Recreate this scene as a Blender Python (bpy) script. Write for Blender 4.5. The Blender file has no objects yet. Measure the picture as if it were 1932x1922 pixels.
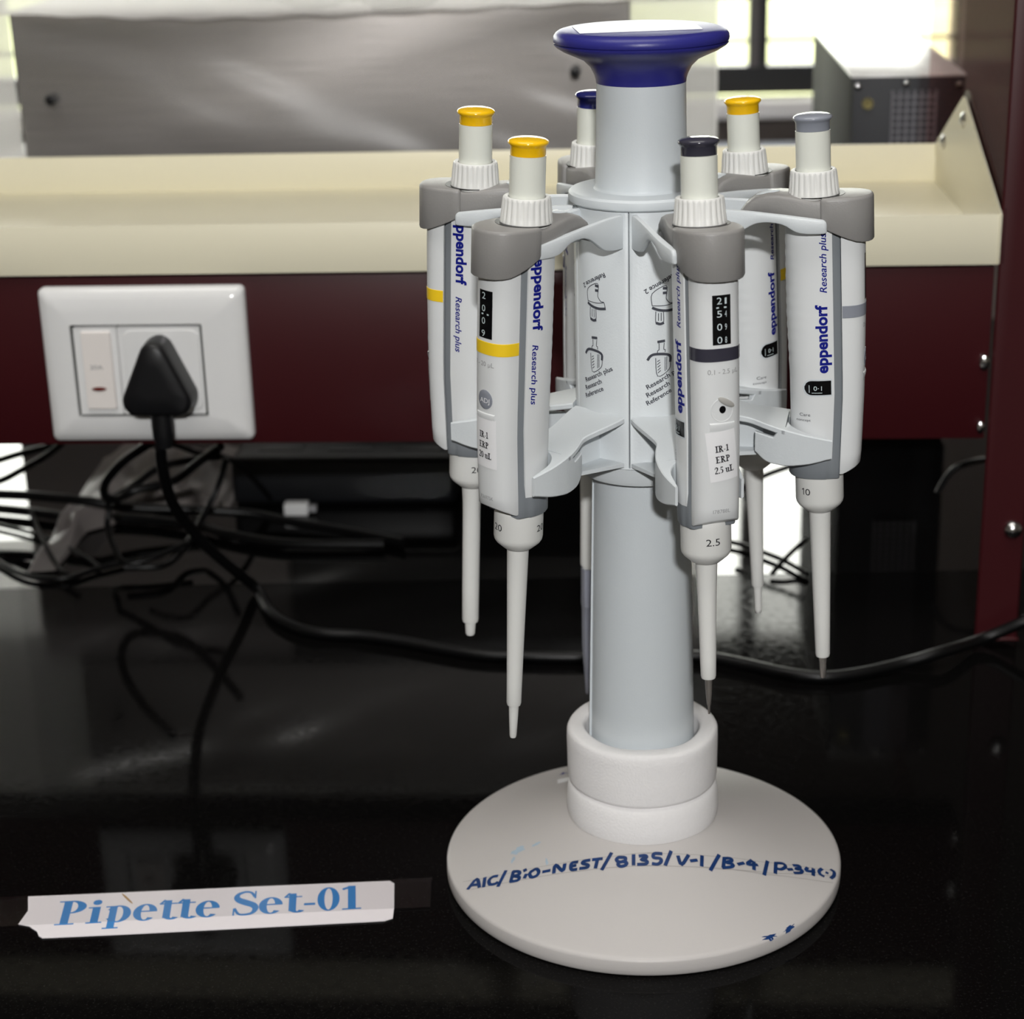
import bpy, bmesh, math, random
import numpy as np
from mathutils import Matrix, Vector
random.seed(4)
C = bpy.context.scene.collection
SC = bpy.context.scene
R = math.radians
PI = math.pi

# ---------------------------------------------------------------- camera, world, lights, exposure
CAM = np.array([-0.0356, -0.6806, 0.4047]); F_PX = 3577.77
PITCH, YAW, ROLL = 0.3498, -0.0205, -0.0266
fw = np.array([math.sin(YAW)*math.cos(PITCH), math.cos(YAW)*math.cos(PITCH), -math.sin(PITCH)])
rt = np.cross(fw, [0, 0, 1.0]); rt /= np.linalg.norm(rt); up = np.cross(rt, fw)
rt2 = math.cos(ROLL)*rt + math.sin(ROLL)*up; up2 = -math.sin(ROLL)*rt + math.cos(ROLL)*up
cd = bpy.data.cameras.new('camera'); cam = bpy.data.objects.new('camera', cd); C.objects.link(cam)
M = Matrix.Identity(4)
for i in range(3):
    M[i][0] = rt2[i]; M[i][1] = up2[i]; M[i][2] = -fw[i]; M[i][3] = CAM[i]
cam.matrix_world = M
cd.sensor_fit = 'HORIZONTAL'; cd.sensor_width = 36; cd.lens = 36*F_PX/1932
cd.clip_start = 0.01; cd.clip_end = 200
cd.dof.use_dof = True; cd.dof.focus_distance = 0.668; cd.dof.aperture_fstop = 66.67/4.6
cd.dof.aperture_blades = 0
SC.camera = cam

SC.view_settings.view_transform = 'Standard'; SC.view_settings.look = 'None'
SC.view_settings.gamma = 1.0; SC.view_settings.use_curve_mapping = False
SC.view_settings.exposure = 0.0
w = bpy.data.worlds.new('sky'); SC.world = w; w.use_nodes = True
bg = w.node_tree.nodes['Background']; bg.inputs[0].default_value = (1.0, 0.99, 0.93, 1); bg.inputs[1].default_value = 10.0
# daylight on the lawn beyond the window (sun stands behind the building)
sd = bpy.data.lights.new('sun', 'SUN'); sun = bpy.data.objects.new('sun', sd); C.objects.link(sun)
sd.energy = 3.0; sd.angle = R(0.6); sd.color = (1, .97, .88); sun.rotation_euler = (R(38), 0, R(-14))
# flash light, set well behind the camera to keep the rack bright
fl = bpy.data.lights.new('set_back_flash', 'AREA'); flash = bpy.data.objects.new('set_back_flash', fl); C.objects.link(flash)
fl.shape = 'RECTANGLE'; fl.size = 0.07; fl.size_y = 0.04; fl.energy = 17.0; fl.color = (1.0, 0.995, 0.985)
flash.location = (-0.02, -1.50, 0.86)
flash.rotation_euler = (Vector((0.0, 0.0, 0.17)) - flash.location).to_track_quat('-Z', 'Y').to_euler()
# added fill light at ceiling height, not a known lamp
cl = bpy.data.lights.new('added_fill_light', 'AREA'); fill_l = bpy.data.objects.new('added_fill_light', cl); C.objects.link(fill_l)
cl.shape = 'RECTANGLE'; cl.size = 1.2; cl.size_y = 0.6; cl.energy = 11; cl.color = (1, .97, .93)
fill_l.location = (-0.2, -0.25, 1.58); fill_l.rotation_euler = (0, 0, 0)

# ---------------------------------------------------------------- materials
def lin(c):
    return tuple((x/255/12.92 if x/255 <= .04045 else ((x/255+.055)/1.055)**2.4) for x in c)
def mat(name, col, rough=.5, spec=.5, metal=0.0, noise=0.0, nscale=200.0, bump=0.0, bscale=800.0, coat=0.0, srgb=True):
    m = bpy.data.materials.new(name); m.use_nodes = True
    nt = m.node_tree; b = nt.nodes['Principled BSDF']
    c = lin(col) if srgb else col
    b.inputs['Base Color'].default_value = (*c, 1); b.inputs['Roughness'].default_value = rough
    b.inputs['Specular IOR Level'].default_value = spec; b.inputs['Metallic'].default_value = metal
    b.inputs['Coat Weight'].default_value = coat; b.inputs['Coat Roughness'].default_value = .05
    tc = nt.nodes.new('ShaderNodeTexCoord')
    n = nt.nodes.new('ShaderNodeTexNoise'); n.inputs['Scale'].default_value = nscale; n.inputs['Detail'].default_value = 4
    nt.links.new(tc.outputs['Object'], n.inputs['Vector'])
    mx = nt.nodes.new('ShaderNodeMix'); mx.data_type = 'RGBA'
    d = max(0.0, 1-noise)
    mx.inputs[6].default_value = (*[x*d for x in c], 1); mx.inputs[7].default_value = (*[min(1, x*(1+noise)) for x in c], 1)
    nt.links.new(n.outputs['Fac'], mx.inputs[0]); nt.links.new(mx.outputs[2], b.inputs['Base Color'])
    if bump:
        n2 = nt.nodes.new('ShaderNodeTexNoise'); n2.inputs['Scale'].default_value = bscale; n2.inputs['Detail'].default_value = 2
        nt.links.new(tc.outputs['Object'], n2.inputs['Vector'])
        bp = nt.nodes.new('ShaderNodeBump'); bp.inputs['Strength'].default_value = bump; bp.inputs['Distance'].default_value = .0003
        nt.links.new(n2.outputs['Fac'], bp.inputs['Height']); nt.links.new(bp.outputs['Normal'], b.inputs['Normal'])
    return m
M_STAND = mat('stand_plastic', (208, 214, 218), .42, .4, noise=.015, nscale=60, bump=.12, bscale=1500)
M_BASE = mat('base_plastic', (193, 189, 187), .45, .4, noise=.015, nscale=40, bump=.1, bscale=1500)
M_HOLD = mat('holder_plastic', (211, 216, 219), .4, .4, noise=.015, nscale=60, bump=.15, bscale=1300)
M_BLUE = mat('blue_plastic', (44, 44, 124), .37, .42, noise=.04, nscale=80, bump=.12, bscale=1500)
M_WHITE = mat('pipette_white', (222, 224, 225), .32, .4, noise=.012, nscale=80)
M_ROD = mat('push_rod_white', (226, 228, 219), .22, .5, noise=.01)
M_CONE = mat('cone_white', (226, 226, 223), .45, .35, noise=.01)
M_GREY = mat('grey_cap_plastic', (142, 140, 138), .42, .45, noise=.03, nscale=120, bump=.18, bscale=1600)
M_CORE = mat('grey_core_plastic', (126, 131, 136), .45, .4, noise=.02)
M_YEL = mat('yellow_plastic', (246, 192, 22), .15, .5, noise=.02)
M_YELB = mat('yellow_band', (246, 206, 40), .35, .4, noise=.02)
M_NAVY = mat('navy_plastic', (38, 44, 120), .12, .5, noise=.03)
M_DARK = mat('charcoal_plastic', (56, 55, 66), .15, .5, noise=.03)
M_MGREY = mat('midgrey_plastic', (140, 144, 154), .18, .5, noise=.02)
M_INK = mat('blue_print', (16, 26, 128), .5, .15)
M_GPRINT = mat('grey_print', (150, 150, 152), .6, .2)
M_GPRINT2 = mat('flap_grey', (172, 170, 166), .4, .4)
M_DPRINT = mat('dark_print', (74, 76, 84), .6, .2)
M_KPRINT = mat('black_print', (26, 26, 30), .6, .2)
M_PEN = mat('marker_ink', (18, 52, 104), .35, .4, noise=.55, nscale=260)
M_PENCIL = mat('pencil_line', (150, 146, 142), .6, .1)
M_SMUDGE = mat('ink_smudge_blue', (168, 186, 200), .6, .2, noise=.1, nscale=300)
M_BLK = mat('black_display', (10, 10, 12), .12, .5)
M_DIGIT = mat('display_digit', (200, 212, 214), .5, .3)
M_PAPER = mat('paper', (236, 236, 238), .6, .2, noise=.01)
M_GLOSSP = mat('glossy_label_paper', (240, 240, 242), .3, .5, noise=.01)
M_PAPER2 = mat('label_paper', (238, 232, 236), .35, .4, noise=.02)
M_LBLUE = mat('label_blue_print', (58, 134, 204), .4, .3, noise=.05, nscale=400)
M_STEEL = mat('nose_steel', (168, 162, 156), .38, .5, metal=.7, noise=.05)
M_FOAM = mat('foam', (240, 238, 238), .85, .15, noise=.03, nscale=700, bump=.5, bscale=1100)
M_MAROON = mat('maroon_paint', (56, 12, 17), .42, .3, noise=.05, nscale=60, bump=.06, bscale=900)
M_CREAM = mat('cream_paint', (232, 226, 202), .35, .4, noise=.012, nscale=30, bump=.04, bscale=700)
M_SOCK = mat('socket_white', (226, 226, 226), .12, .5, noise=.01)
M_SOCKB = mat('socket_gap', (20, 34, 24), .5, .3)
M_SWITCH = mat('switch_white', (232, 226, 222), .3, .4, noise=.01)
M_RED = mat('indicator_red', (96, 26, 14), .25, .5)
M_RUB = mat('black_rubber', (18, 18, 20), .4, .35, noise=.1)
M_RUB2 = mat('black_cable', (8, 8, 9), .38, .28)
M_CHROME = mat('chrome', (200, 200, 200), .18, .5, metal=1.0, noise=.03)
M_BLKBOX = mat('black_case', (16, 17, 20), .45, .4, noise=.08)
M_BOXSHADE = mat('instrument_side_shade', (40, 39, 36), .7, .1, noise=.02)  # shade on the white case's sides, put into the colour
M_BOXT = mat('instrument_lit_top', (242, 242, 240), .25, .8, noise=.01)  # the same case's white, kept for its lit top
M_BOXB = mat('instrument_black', (34, 35, 40), .5, .35, noise=.06)
M_GRILL = mat('grille_grey', (120, 118, 124), .45, .4, metal=.3)
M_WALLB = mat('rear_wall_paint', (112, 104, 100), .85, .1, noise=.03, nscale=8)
M_WALL = mat('wall_paint', (214, 208, 200), .8, .2, noise=.02, nscale=8)
M_CEIL = mat('ceiling_paint', (232, 230, 226), .9, .1, noise=.01)
M_FLOOR = mat('floor_vinyl', (150, 142, 132), .5, .3, noise=.05, nscale=6)
M_FRAME = mat('window_frame_black', (24, 24, 26), .4, .4)
M_FRAME2 = mat('window_frame_grey', (96, 92, 92), .45, .4)
M_SILL = mat('sill_white', (228, 224, 222), .4, .4, noise=.02)
M_LAWN = mat('lawn', (142, 146, 112), .9, .1, noise=.35, nscale=1.2)
M_TRUNK = mat('hedge_green', (122, 134, 92), .9, .1, noise=.5, nscale=2.5)

def granite(name, spec, r0, r1, nscale):
    m = bpy.data.materials.new(name); m.use_nodes = True
    nt = m.node_tree; b = nt.nodes['Principled BSDF']; L = nt.links
    tc = nt.nodes.new('ShaderNodeTexCoord')
    v = nt.nodes.new('ShaderNodeTexNoise'); v.inputs['Scale'].default_value = 900; v.inputs['Detail'].default_value = 3
    L.new(tc.outputs['Object'], v.inputs['Vector'])
    cr = nt.nodes.new('ShaderNodeValToRGB')
    cr.color_ramp.elements[0].position = .55; cr.color_ramp.elements[0].color = (.0028, .0026, .0026, 1)
    cr.color_ramp.elements[1].position = .8; cr.color_ramp.elements[1].color = (.012, .0115, .011, 1)
    L.new(v.outputs['Fac'], cr.inputs[0]); L.new(cr.outputs[0], b.inputs['Base Color'])
    n = nt.nodes.new('ShaderNodeTexNoise'); n.inputs['Scale'].default_value = nscale; n.inputs['Detail'].default_value = 3
    L.new(tc.outputs['Object'], n.inputs['Vector'])
    mr = nt.nodes.new('ShaderNodeMapRange'); mr.inputs[1].default_value = .35; mr.inputs[2].default_value = .7
    mr.inputs[3].default_value = r0; mr.inputs[4].default_value = r1
    L.new(n.outputs['Fac'], mr.inputs[0]); L.new(mr.outputs[0], b.inputs['Roughness'])
    b.inputs['Specular IOR Level'].default_value = spec
    return m
M_GRAN = granite('granite_black', .06, .04, .11, 260)
M_GRAN2 = granite('granite_black_polished', .55, .02, .05, 40)

def brushed():
    m = bpy.data.materials.new('brushed_steel'); m.use_nodes = True
    nt = m.node_tree; b = nt.nodes['Principled BSDF']; L = nt.links
    tc = nt.nodes.new('ShaderNodeTexCoord'); mp = nt.nodes.new('ShaderNodeMapping'); mp.inputs['Scale'].default_value = (3, 3, 260)
    n = nt.nodes.new('ShaderNodeTexNoise'); n.inputs['Scale'].default_value = 6; n.inputs['Detail'].default_value = 5
    L.new(tc.outputs['Object'], mp.inputs[0]); L.new(mp.outputs[0], n.inputs['Vector'])
    cr = nt.nodes.new('ShaderNodeValToRGB'); cr.color_ramp.elements[0].color = (*lin((118, 113, 110)), 1); cr.color_ramp.elements[1].color = (*lin((172, 167, 163)), 1)
    L.new(n.outputs['Fac'], cr.inputs[0]); L.new(cr.outputs[0], b.inputs['Base Color'])
    b.inputs['Metallic'].default_value = .75; b.inputs['Roughness'].default_value = .42
    return m
M_BRUSH = brushed()
def clear(name, tint, gloss, rough, opac=0.0, ocol=(1, 1, 1), transl=0.0):
    m = bpy.data.materials.new(name); m.use_nodes = True
    nt = m.node_tree; L = nt.links; out = nt.nodes['Material Output']; nt.nodes.remove(nt.nodes['Principled BSDF'])
    t = nt.nodes.new('ShaderNodeBsdfTransparent'); t.inputs[0].default_value = (*tint, 1)
    g = nt.nodes.new('ShaderNodeBsdfGlossy'); g.inputs['Roughness'].default_value = rough
    fr = nt.nodes.new('ShaderNodeFresnel'); fr.inputs[0].default_value = 1.5
    ml = nt.nodes.new('ShaderNodeMath'); ml.operation = 'MULTIPLY'; ml.inputs[1].default_value = gloss
    L.new(fr.outputs[0], ml.inputs[0])
    mx = nt.nodes.new('ShaderNodeMixShader'); L.new(ml.outputs[0], mx.inputs[0]); L.new(t.outputs[0], mx.inputs[1]); L.new(g.outputs[0], mx.inputs[2])
    last = mx
    if opac:
        d = nt.nodes.new('ShaderNodeBsdfDiffuse'); d.inputs[0].default_value = (*ocol, 1)
        m2 = nt.nodes.new('ShaderNodeMixShader'); m2.inputs[0].default_value = opac
        if transl:
            tl = nt.nodes.new('ShaderNodeBsdfTranslucent'); tl.inputs[0].default_value = (*ocol, 1)
            m3 = nt.nodes.new('ShaderNodeMixShader'); m3.inputs[0].default_value = transl
            L.new(d.outputs[0], m3.inputs[1]); L.new(tl.outputs[0], m3.inputs[2]); d = m3
        L.new(mx.outputs[0], m2.inputs[1]); L.new(d.outputs[0], m2.inputs[2]); last = m2
    L.new(last.outputs[0], out.inputs[0])
    return m
M_GLASS = clear('window_glass', (.97, .98, .97), .8, .01)
M_PANE = clear('side_pane_glass', (.90, .82, .81), .012, .02, .05, (.30, .12, .12))
M_FILM = clear('plastic_film', (.95, .95, .95), .9, .30, .12, (.82, .81, .80), .35)
M_WRAP = clear('milky_plastic', (.95, .94, .93), .5, .3, .80, (.90, .88, .87), .6)
M_TIP = clear('clear_tip_plastic', (.86, .87, .93), .9, .15, .28, (.70, .72, .80))

# ---------------------------------------------------------------- mesh helpers
def obj(name, verts, faces, m, parent=None, smooth=True, ang=38, recalc=True):
    me = bpy.data.meshes.new(name); me.from_pydata([tuple(v) for v in verts], [], faces)
    if recalc:
        bm = bmesh.new(); bm.from_mesh(me); bmesh.ops.recalc_face_normals(bm, faces=bm.faces); bm.to_mesh(me); bm.free()
    if smooth:
        me.shade_smooth(); me.set_sharp_from_angle(angle=R(ang))
    me.materials.append(m)
    o = bpy.data.objects.new(name, me); C.objects.link(o)
    if parent: o.parent = parent
    return o
def obm(name, bm, m, parent=None, smooth=True, ang=38):
    bmesh.ops.recalc_face_normals(bm, faces=bm.faces)
    me = bpy.data.meshes.new(name); bm.to_mesh(me); bm.free()
    if smooth:
        me.shade_smooth(); me.set_sharp_from_angle(angle=R(ang))
    me.materials.append(m); o = bpy.data.objects.new(name, me); C.objects.link(o)
    if parent: o.parent = parent
    return o
def thing(name, label, cat, loc=(0, 0, 0), group=None):
    o = bpy.data.objects.new(name, None); C.objects.link(o); o.location = loc
    o.empty_display_size = .01
    o['label'] = label; o['category'] = cat
    if group: o['group'] = group
    return o
def tag(o, label, cat, group=None, kind=None):
    if label: o['label'] = label
    if cat: o['category'] = cat
    if group: o['group'] = group
    if kind: o['kind'] = kind
    return o
def struct(o):
    o['kind'] = 'structure'; return o
class G:
    def __init__(s): s.v = []; s.f = []
    def add(s, v, f):
        n = len(s.v); s.v += [tuple(p) for p in v]; s.f += [tuple(i+n for i in q) for q in f]; return s
    def box(s, x0, x1, y0, y1, z0, z1):
        v = [(x, y, z) for z in (z0, z1) for y in (y0, y1) for x in (x0, x1)]
        return s.add(v, [(0, 2, 3, 1), (4, 5, 7, 6), (0, 1, 5, 4), (2, 6, 7, 3), (0, 4, 6, 2), (1, 3, 7, 5)])
    def lathe(s, prof, n=64, rfun=None, cx=0, cy=0):
        v = []; f = []
        for j, (r, z) in enumerate(prof):
            for i in range(n):
                a = 2*PI*i/n; rr = r if rfun is None else rfun(r, z, a)
                v.append((cx+rr*math.cos(a), cy+rr*math.sin(a), z))
        for j in range(len(prof)-1):
            for i in range(n):
                f.append((j*n+i, j*n+(i+1) % n, (j+1)*n+(i+1) % n, (j+1)*n+i))
        f.append(tuple(range(n))); f.append(tuple(range((len(prof)-1)*n, len(prof)*n)))
        return s.add(v, f)
    def loft(s, secs, cap=True, closed=True):
        n = len(secs[0]); v = [p for q in secs for p in q]; f = []
        for j in range(len(secs)-1):
            for i in range(n if closed else n-1):
                f.append((j*n+i, j*n+(i+1) % n, (j+1)*n+(i+1) % n, (j+1)*n+i))
        if cap:
            f.append(tuple(range(n))); f.append(tuple(range((len(secs)-1)*n, len(secs)*n)))
        return s.add(v, f)
    def prism(s, poly, z0, z1):      # poly in xy
        return s.loft([[(x, y, z0) for x, y in poly], [(x, y, z1) for x, y in poly]])
    def tube(s, pts, r, n=10, sub=6):
        P = spline(pts, sub); secs = []
        up = np.array([0, 0, 1.0]); prev = None
        for i, p in enumerate(P):
            t = P[min(i+1, len(P)-1)]-P[max(i-1, 0)]; t = t/np.linalg.norm(t)
            if prev is None:
                a = np.cross(t, up)
                if np.linalg.norm(a) < .05: a = np.cross(t, [1, 0, 0])
            else: a = prev-t*np.dot(prev, t)
            a = a/np.linalg.norm(a); prev = a; b = np.cross(t, a)
            secs.append([p+r*(math.cos(2*PI*k/n)*a+math.sin(2*PI*k/n)*b) for k in range(n)])
        return s.loft(secs)
    def bm(s):
        b = bmesh.new(); vs = [b.verts.new(p) for p in s.v]
        for q in s.f:
            try: b.faces.new([vs[i] for i in q])
            except ValueError: pass
        return b
    def out(s, name, m, parent=None, bevel=0, seg=2, T=None, **k):
        if T is not None: s.v = [T(p) for p in s.v]
        b = s.bm()
        bmesh.ops.remove_doubles(b, verts=b.verts, dist=1e-7)
        if bevel:
            es = [e for e in b.edges if len(e.link_faces) == 2 and e.calc_face_angle(0) > R(40)]
            bmesh.ops.bevel(b, geom=es, offset=bevel, segments=seg, profile=.5, affect='EDGES', clamp_overlap=True)
        return obm(name, b, m, parent, **k)
def spline(pts, sub):
    P = [np.array(p, float) for p in pts]; out = []
    for i in range(len(P)-1):
        p0 = P[max(i-1, 0)]; p1 = P[i]; p2 = P[i+1]; p3 = P[min(i+2, len(P)-1)]
        for k in range(sub):
            t = k/sub
            out.append(.5*((2*p1)+(-p0+p2)*t+(2*p0-5*p1+4*p2-p3)*t*t+(-p0+3*p1-3*p2+p3)*t**3))
    out.append(P[-1]); return out

# ---------------------------------------------------------------- lettering
_tc = {}
def text2d(txt, shear=0.0, bold=0.0):
    k = (txt, shear, bold)
    if k in _tc: return _tc[k]
    c = bpy.data.curves.new('lettering', 'FONT'); c.body = txt; c.size = 1; c.shear = shear; c.offset = bold; c.resolution_u = 3
    o = bpy.data.objects.new('lettering_tmp', c); C.objects.link(o)
    bpy.context.view_layer.update()
    dg = bpy.context.evaluated_depsgraph_get(); me = bpy.data.meshes.new_from_object(o.evaluated_get(dg))
    v = [(p.co.x, p.co.y) for p in me.vertices]; f = [tuple(p.vertices) for p in me.polygons]
    bpy.data.meshes.remove(me); bpy.data.objects.remove(o); bpy.data.curves.remove(c)
    x0 = min(p[0] for p in v); x1 = max(p[0] for p in v)
    v = [((p[0]-x0), p[1]) for p in v]
    _tc[k] = (v, f, x1-x0); return _tc[k]
def lettering(name, items, fn, m, parent, sub=0, lift=None):
    """items: list of (verts2d, faces); fn maps (x, y) to a point on the surface"""
    g = G()
    for i, (v, f) in enumerate(items): g.add([(p[0], p[1], i*1e-6 if lift else 0) for p in v], f)
    b = g.bm()
    if sub: bmesh.ops.subdivide_edges(b, edges=[e for e in b.edges if e.calc_length() > sub], cuts=2, use_grid_fill=False); bmesh.ops.triangulate(b, faces=b.faces)
    for v in b.verts: v.co = (fn(v.co.x, v.co.y) if not lift else lift(v.co.x, v.co.y, v.co.z))
    me = bpy.data.meshes.new(name); b.to_mesh(me); b.free(); me.materials.append(m)
    o = bpy.data.objects.new(name, me); C.objects.link(o); o.parent = parent
    return o
def fit(txt, x, y, width, height, shear=0, bold=0, rot=0, cap=.72):
    """text with given total width and cap height (mm) at x,y rotated by rot"""
    v, f, wd = text2d(txt, shear, bold); sx = width/wd; sy = height/cap
    c, s = math.cos(rot), math.sin(rot)
    return [(x+c*p[0]*sx-s*p[1]*sy, y+s*p[0]*sx+c*p[1]*sy) for p in v], f
def dense(pts, step=.7):
    out = [pts[0]]
    for a, b in zip(pts[:-1], pts[1:]):
        n = max(1, int(math.hypot(b[0]-a[0], b[1]-a[1])/step))
        out += [(a[0]+(b[0]-a[0])*i/n, a[1]+(b[1]-a[1])*i/n) for i in range(1, n+1)]
    return out
def ribbon(pts, w, cap=True):
    P = spline([(p[0], p[1], 0) for p in pts], 4) if len(pts) > 2 else [np.array((p[0], p[1], 0.)) for p in pts]
    v = []; n = len(P)
    for i, p in enumerate(P):
        t = P[min(i+1, n-1)]-P[max(i-1, 0)]; t = t/(np.linalg.norm(t)+1e-9); q = np.array([-t[1], t[0], 0])
        ww = w if not callable(w) else w(i/(n-1))
        a = p
        if cap and i == 0: a = p-t*ww*.3
        if cap and i == n-1: a = p+t*ww*.3
        v += [tuple((a+q*ww/2)[:2]), tuple((a-q*ww/2)[:2])]
    return v, [(2*i, 2*i+1, 2*i+3, 2*i+2) for i in range(n-1)]
def ring(cx, cy, a, b, ia, ib, t0=0, t1=360, n=28):
    v = []
    for i in range(n+1):
        t = R(t0+(t1-t0)*i/n); v += [(cx+a*math.cos(t), cy+b*math.sin(t)), (cx+ia*math.cos(t), cy+ib*math.sin(t))]
    return v, [(2*i, 2*i+1, 2*i+3, 2*i+2) for i in range(n)]
def disc2(cx, cy, a, b, n=20):
    return [(cx+a*math.cos(2*PI*i/n), cy+b*math.sin(2*PI*i/n)) for i in range(n)], [tuple(range(n))]
def bar(x0, x1, y0, y1): return [(x0, y0), (x1, y0), (x1, y1), (x0, y1)], [(0, 1, 2, 3)]
HAIR = [.05]
def serif(ch):
    """bold roman glyphs: (shapes, advance), cap height 1"""
    S = HAIR[0]
    if ch == ' ': return [], .28
    if ch == 'P': return [bar(.12, .32, 0, 1), bar(0, .46, 0, S), bar(0, .2, 1-S, 1), ring(.32, .73, .36, .27, .15, .27-S, -90, 90)], .74
    if ch == 'R': return [bar(.12, .32, 0, 1), bar(0, .44, 0, S), bar(0, .2, 1-S, 1), ring(.32, .75, .34, .25, .14, .25-S, -90, 90), ribbon([(.36, .5), (.72, .02)], .19, False), bar(.6, .82, 0, S)], .86
    if ch == 'E': return [bar(.12, .32, 0, 1), bar(0, .68, 0, S), bar(0, .66, 1-S, 1), bar(.32, .5, .5-S/2, .5+S/2), bar(.63, .67, 0, .24), bar(.61, .65, .78, 1), bar(.47, .5, .38, .64)], .76
    if ch == 'I': return [bar(.12, .32, 0, 1), bar(0, .44, 0, S), bar(0, .44, 1-S, 1)], .48
    if ch == 'L': return [bar(.12, .32, 0, 1), bar(0, .66, 0, S), bar(0, .44, 1-S, 1), bar(.62, .66, 0, .26)], .7
    if ch == 'i': return [bar(.1, .29, 0, .68), bar(0, .38, 0, S), bar(0, .2, .68-S, .68), disc2(.19, .87, .11, .11)], .42
    if ch == 'p': return [bar(.1, .28, -.26, .68), bar(0, .38, -.26, -.26+S), bar(0, .2, .68-S, .68), ring(.32, .34, .31, .355, .12, .355-S, -150, 150)], .68
    if ch == 'e': return [ring(.29, .34, .29, .355, .1, .355-S, 8, 318), bar(.1, .57, .36, .36+S)], .62
    if ch == 't': return [bar(.1, .28, .06, .8), bar(0, .42, .68-S, .68), ring(.31, .17, .21, .19, .04, .125, 180, 325), ribbon([(0, .64), (.12, .82)], .06, False)], .44
    if ch == 'S': return [ribbon([(.5, .76), (.42, .93), (.28, .98), (.12, .9), (.07, .76), (.14, .63), (.3, .52), (.48, .4), (.54, .25), (.47, .08), (.3, .02), (.14, .06), (.04, .28)], lambda t: .07+.15*math.exp(-((t-.5)/.2)**2)), bar(.5, .54, .68, 1), bar(0, .04, 0, .3)], .62
    if ch == '-': return [bar(.03, .3, .27, .36)], .35
    if ch == '0': return [ring(.27, .49, .27, .5, .1, .5-S)], .56
    if ch == '1': return [bar(.18, .37, 0, 1), bar(.04, .5, 0, S), ribbon([(.05, .86), (.2, .94)], .08, False)], .56
    if ch == '2': return [ribbon([(.05, .72), (.13, .92), (.27, .97), (.42, .88), (.43, .68), (.3, .42), (.05, .08)], lambda t: .09+.11*math.exp(-((t-.55)/.25)**2)), bar(.02, .5, 0, .15)], .56
    if ch == '5': return [bar(.12, .47, .84, 1), bar(.09, .15, .5, 1), ring(.2, .33, .29, .31, .1, .24, -125, 110)], .56
    if ch == '.': return [disc2(.12, .09, .1, .1)], .28
    if ch == 'u': return [bar(.1, .28, .1, .68), bar(0, .2, .68-S, .68), bar(.42, .6, 0, .68), bar(.34, .5, .68-S, .68), bar(.6, .68, 0, S), ring(.29, .16, .19, .17, .02, .1, 180, 320)], .7
    return [], .3
def serif_text(txt, x, y, h, width=None, shear=0, rot=0, hair=.05):
    HAIR[0] = hair
    items = []; adv = 0
    for ch in txt:
        sh, a = serif(ch)
        for v, f in sh: items.append(([(adv+p[0], p[1]) for p in v], f))
        adv += a
    sx = h if width is None else width/adv
    c, s = math.cos(rot), math.sin(rot); out = []
    for v, f in items:
        out.append(([(x+c*(p[0]*sx+shear*p[1]*h)-s*p[1]*h, y+s*(p[0]*sx+shear*p[1]*h)+c*p[1]*h) for p in v], f))
    return out

# ---------------------------------------------------------------- the rack's frame (u along, v into depth)
RA = R(-2.6); RO = np.array([.1831, .2191, 0.0])
RU = np.array([math.cos(RA), math.sin(RA), 0]); RV = np.array([-math.sin(RA), math.cos(RA), 0])
def K(p): return tuple(RO+RU*p[0]+RV*p[1]+np.array([0, 0, p[2]]))
def Kinv(p):
    q = np.array(p)-RO; return (q@RU, q@RV, q[2])

# ---------------------------------------------------------------- structure
WV = 1.40                                                            # depth of the window wall
WB = -.62                                                           # the floor
struct(G().box(-3.2, 2.6, -3.4, WV+.12, WB-.05, WB).out('floor', M_FLOOR, T=K, smooth=False))
struct(G().box(-3.2, 2.6, -3.4, WV+.12, 1.6, 1.65).out('ceiling', M_CEIL, T=K, smooth=False))
struct(G().box(-3.25, -3.2, -3.4, WV+.12, WB, 1.6).out('wall_left', M_WALL, T=K, smooth=False))
struct(G().box(2.6, 2.65, -3.4, WV+.12, WB, 1.6).out('wall_right', M_WALL, T=K, smooth=False))
struct(G().box(-3.25, 2.65, -3.45, -3.4, WB, 1.6).out('wall_front', M_WALL, T=K, smooth=False))
BV = .66                                                            # depth of the bench
W0, W1, WZ0, WZ1 = -1.9, .215, .086, .66                           # window opening
g = G(); g.box(-3.2, W0, WV, WV+.1, WB, 1.6); g.box(W1, 2.6, WV, WV+.1, WB, 1.6); g.box(W0, W1, WV, WV+.1, WB, .062); g.box(W0, W1, WV, WV+.1, WZ1, 1.6)
struct(g.out('wall_back', M_WALLB, T=K, smooth=False))
win = thing('window_1', 'bright window behind the rack with black frame', 'window', K((-.8, WV, .086))); win['kind'] = 'structure'
def wpart(g, name, m, **k):
    o = g.out(name, m, **k); o.parent = win; o.matrix_parent_inverse = Matrix.Translation(-win.location); return o
wpart(G().box(W0, W1, WV-.04, WV+.02, .0625, .0835), 'window_sill', M_SILL, T=K, bevel=.006)
g = G().box(W0, W1, WV+.03, WV+.06, .0835, .1165); g.box(W0, W1, WV+.03, WV+.06, WZ1-.02, WZ1)
g.box(W0, W0+.03, WV+.03, WV+.06, .1165, WZ1-.02); g.box(W1-.004, W1, WV+.03, WV+.06, .1165, WZ1-.02)
for u in (-.0155, -.62, -1.25): g.box(u-.0055, u+.0055, WV+.032, WV+.058, .1165, WZ1-.02)
wpart(g, 'window_frame', M_FRAME, T=K)
g = G()
for u in (-.027, -.632, -1.262): g.box(u-.006, u+.006, WV+.020, WV+.05, .1165, WZ1-.02)
wpart(g, 'window_mullion', M_FRAME2, T=K, bevel=.001)
g = G()
for z in (.143, .1935): g.box(W0+.03, W1-.004, WV+.062, WV+.066, z-.0022, z+.0022)
wpart(g, 'window_bar', M_FRAME2, T=K)
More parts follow.
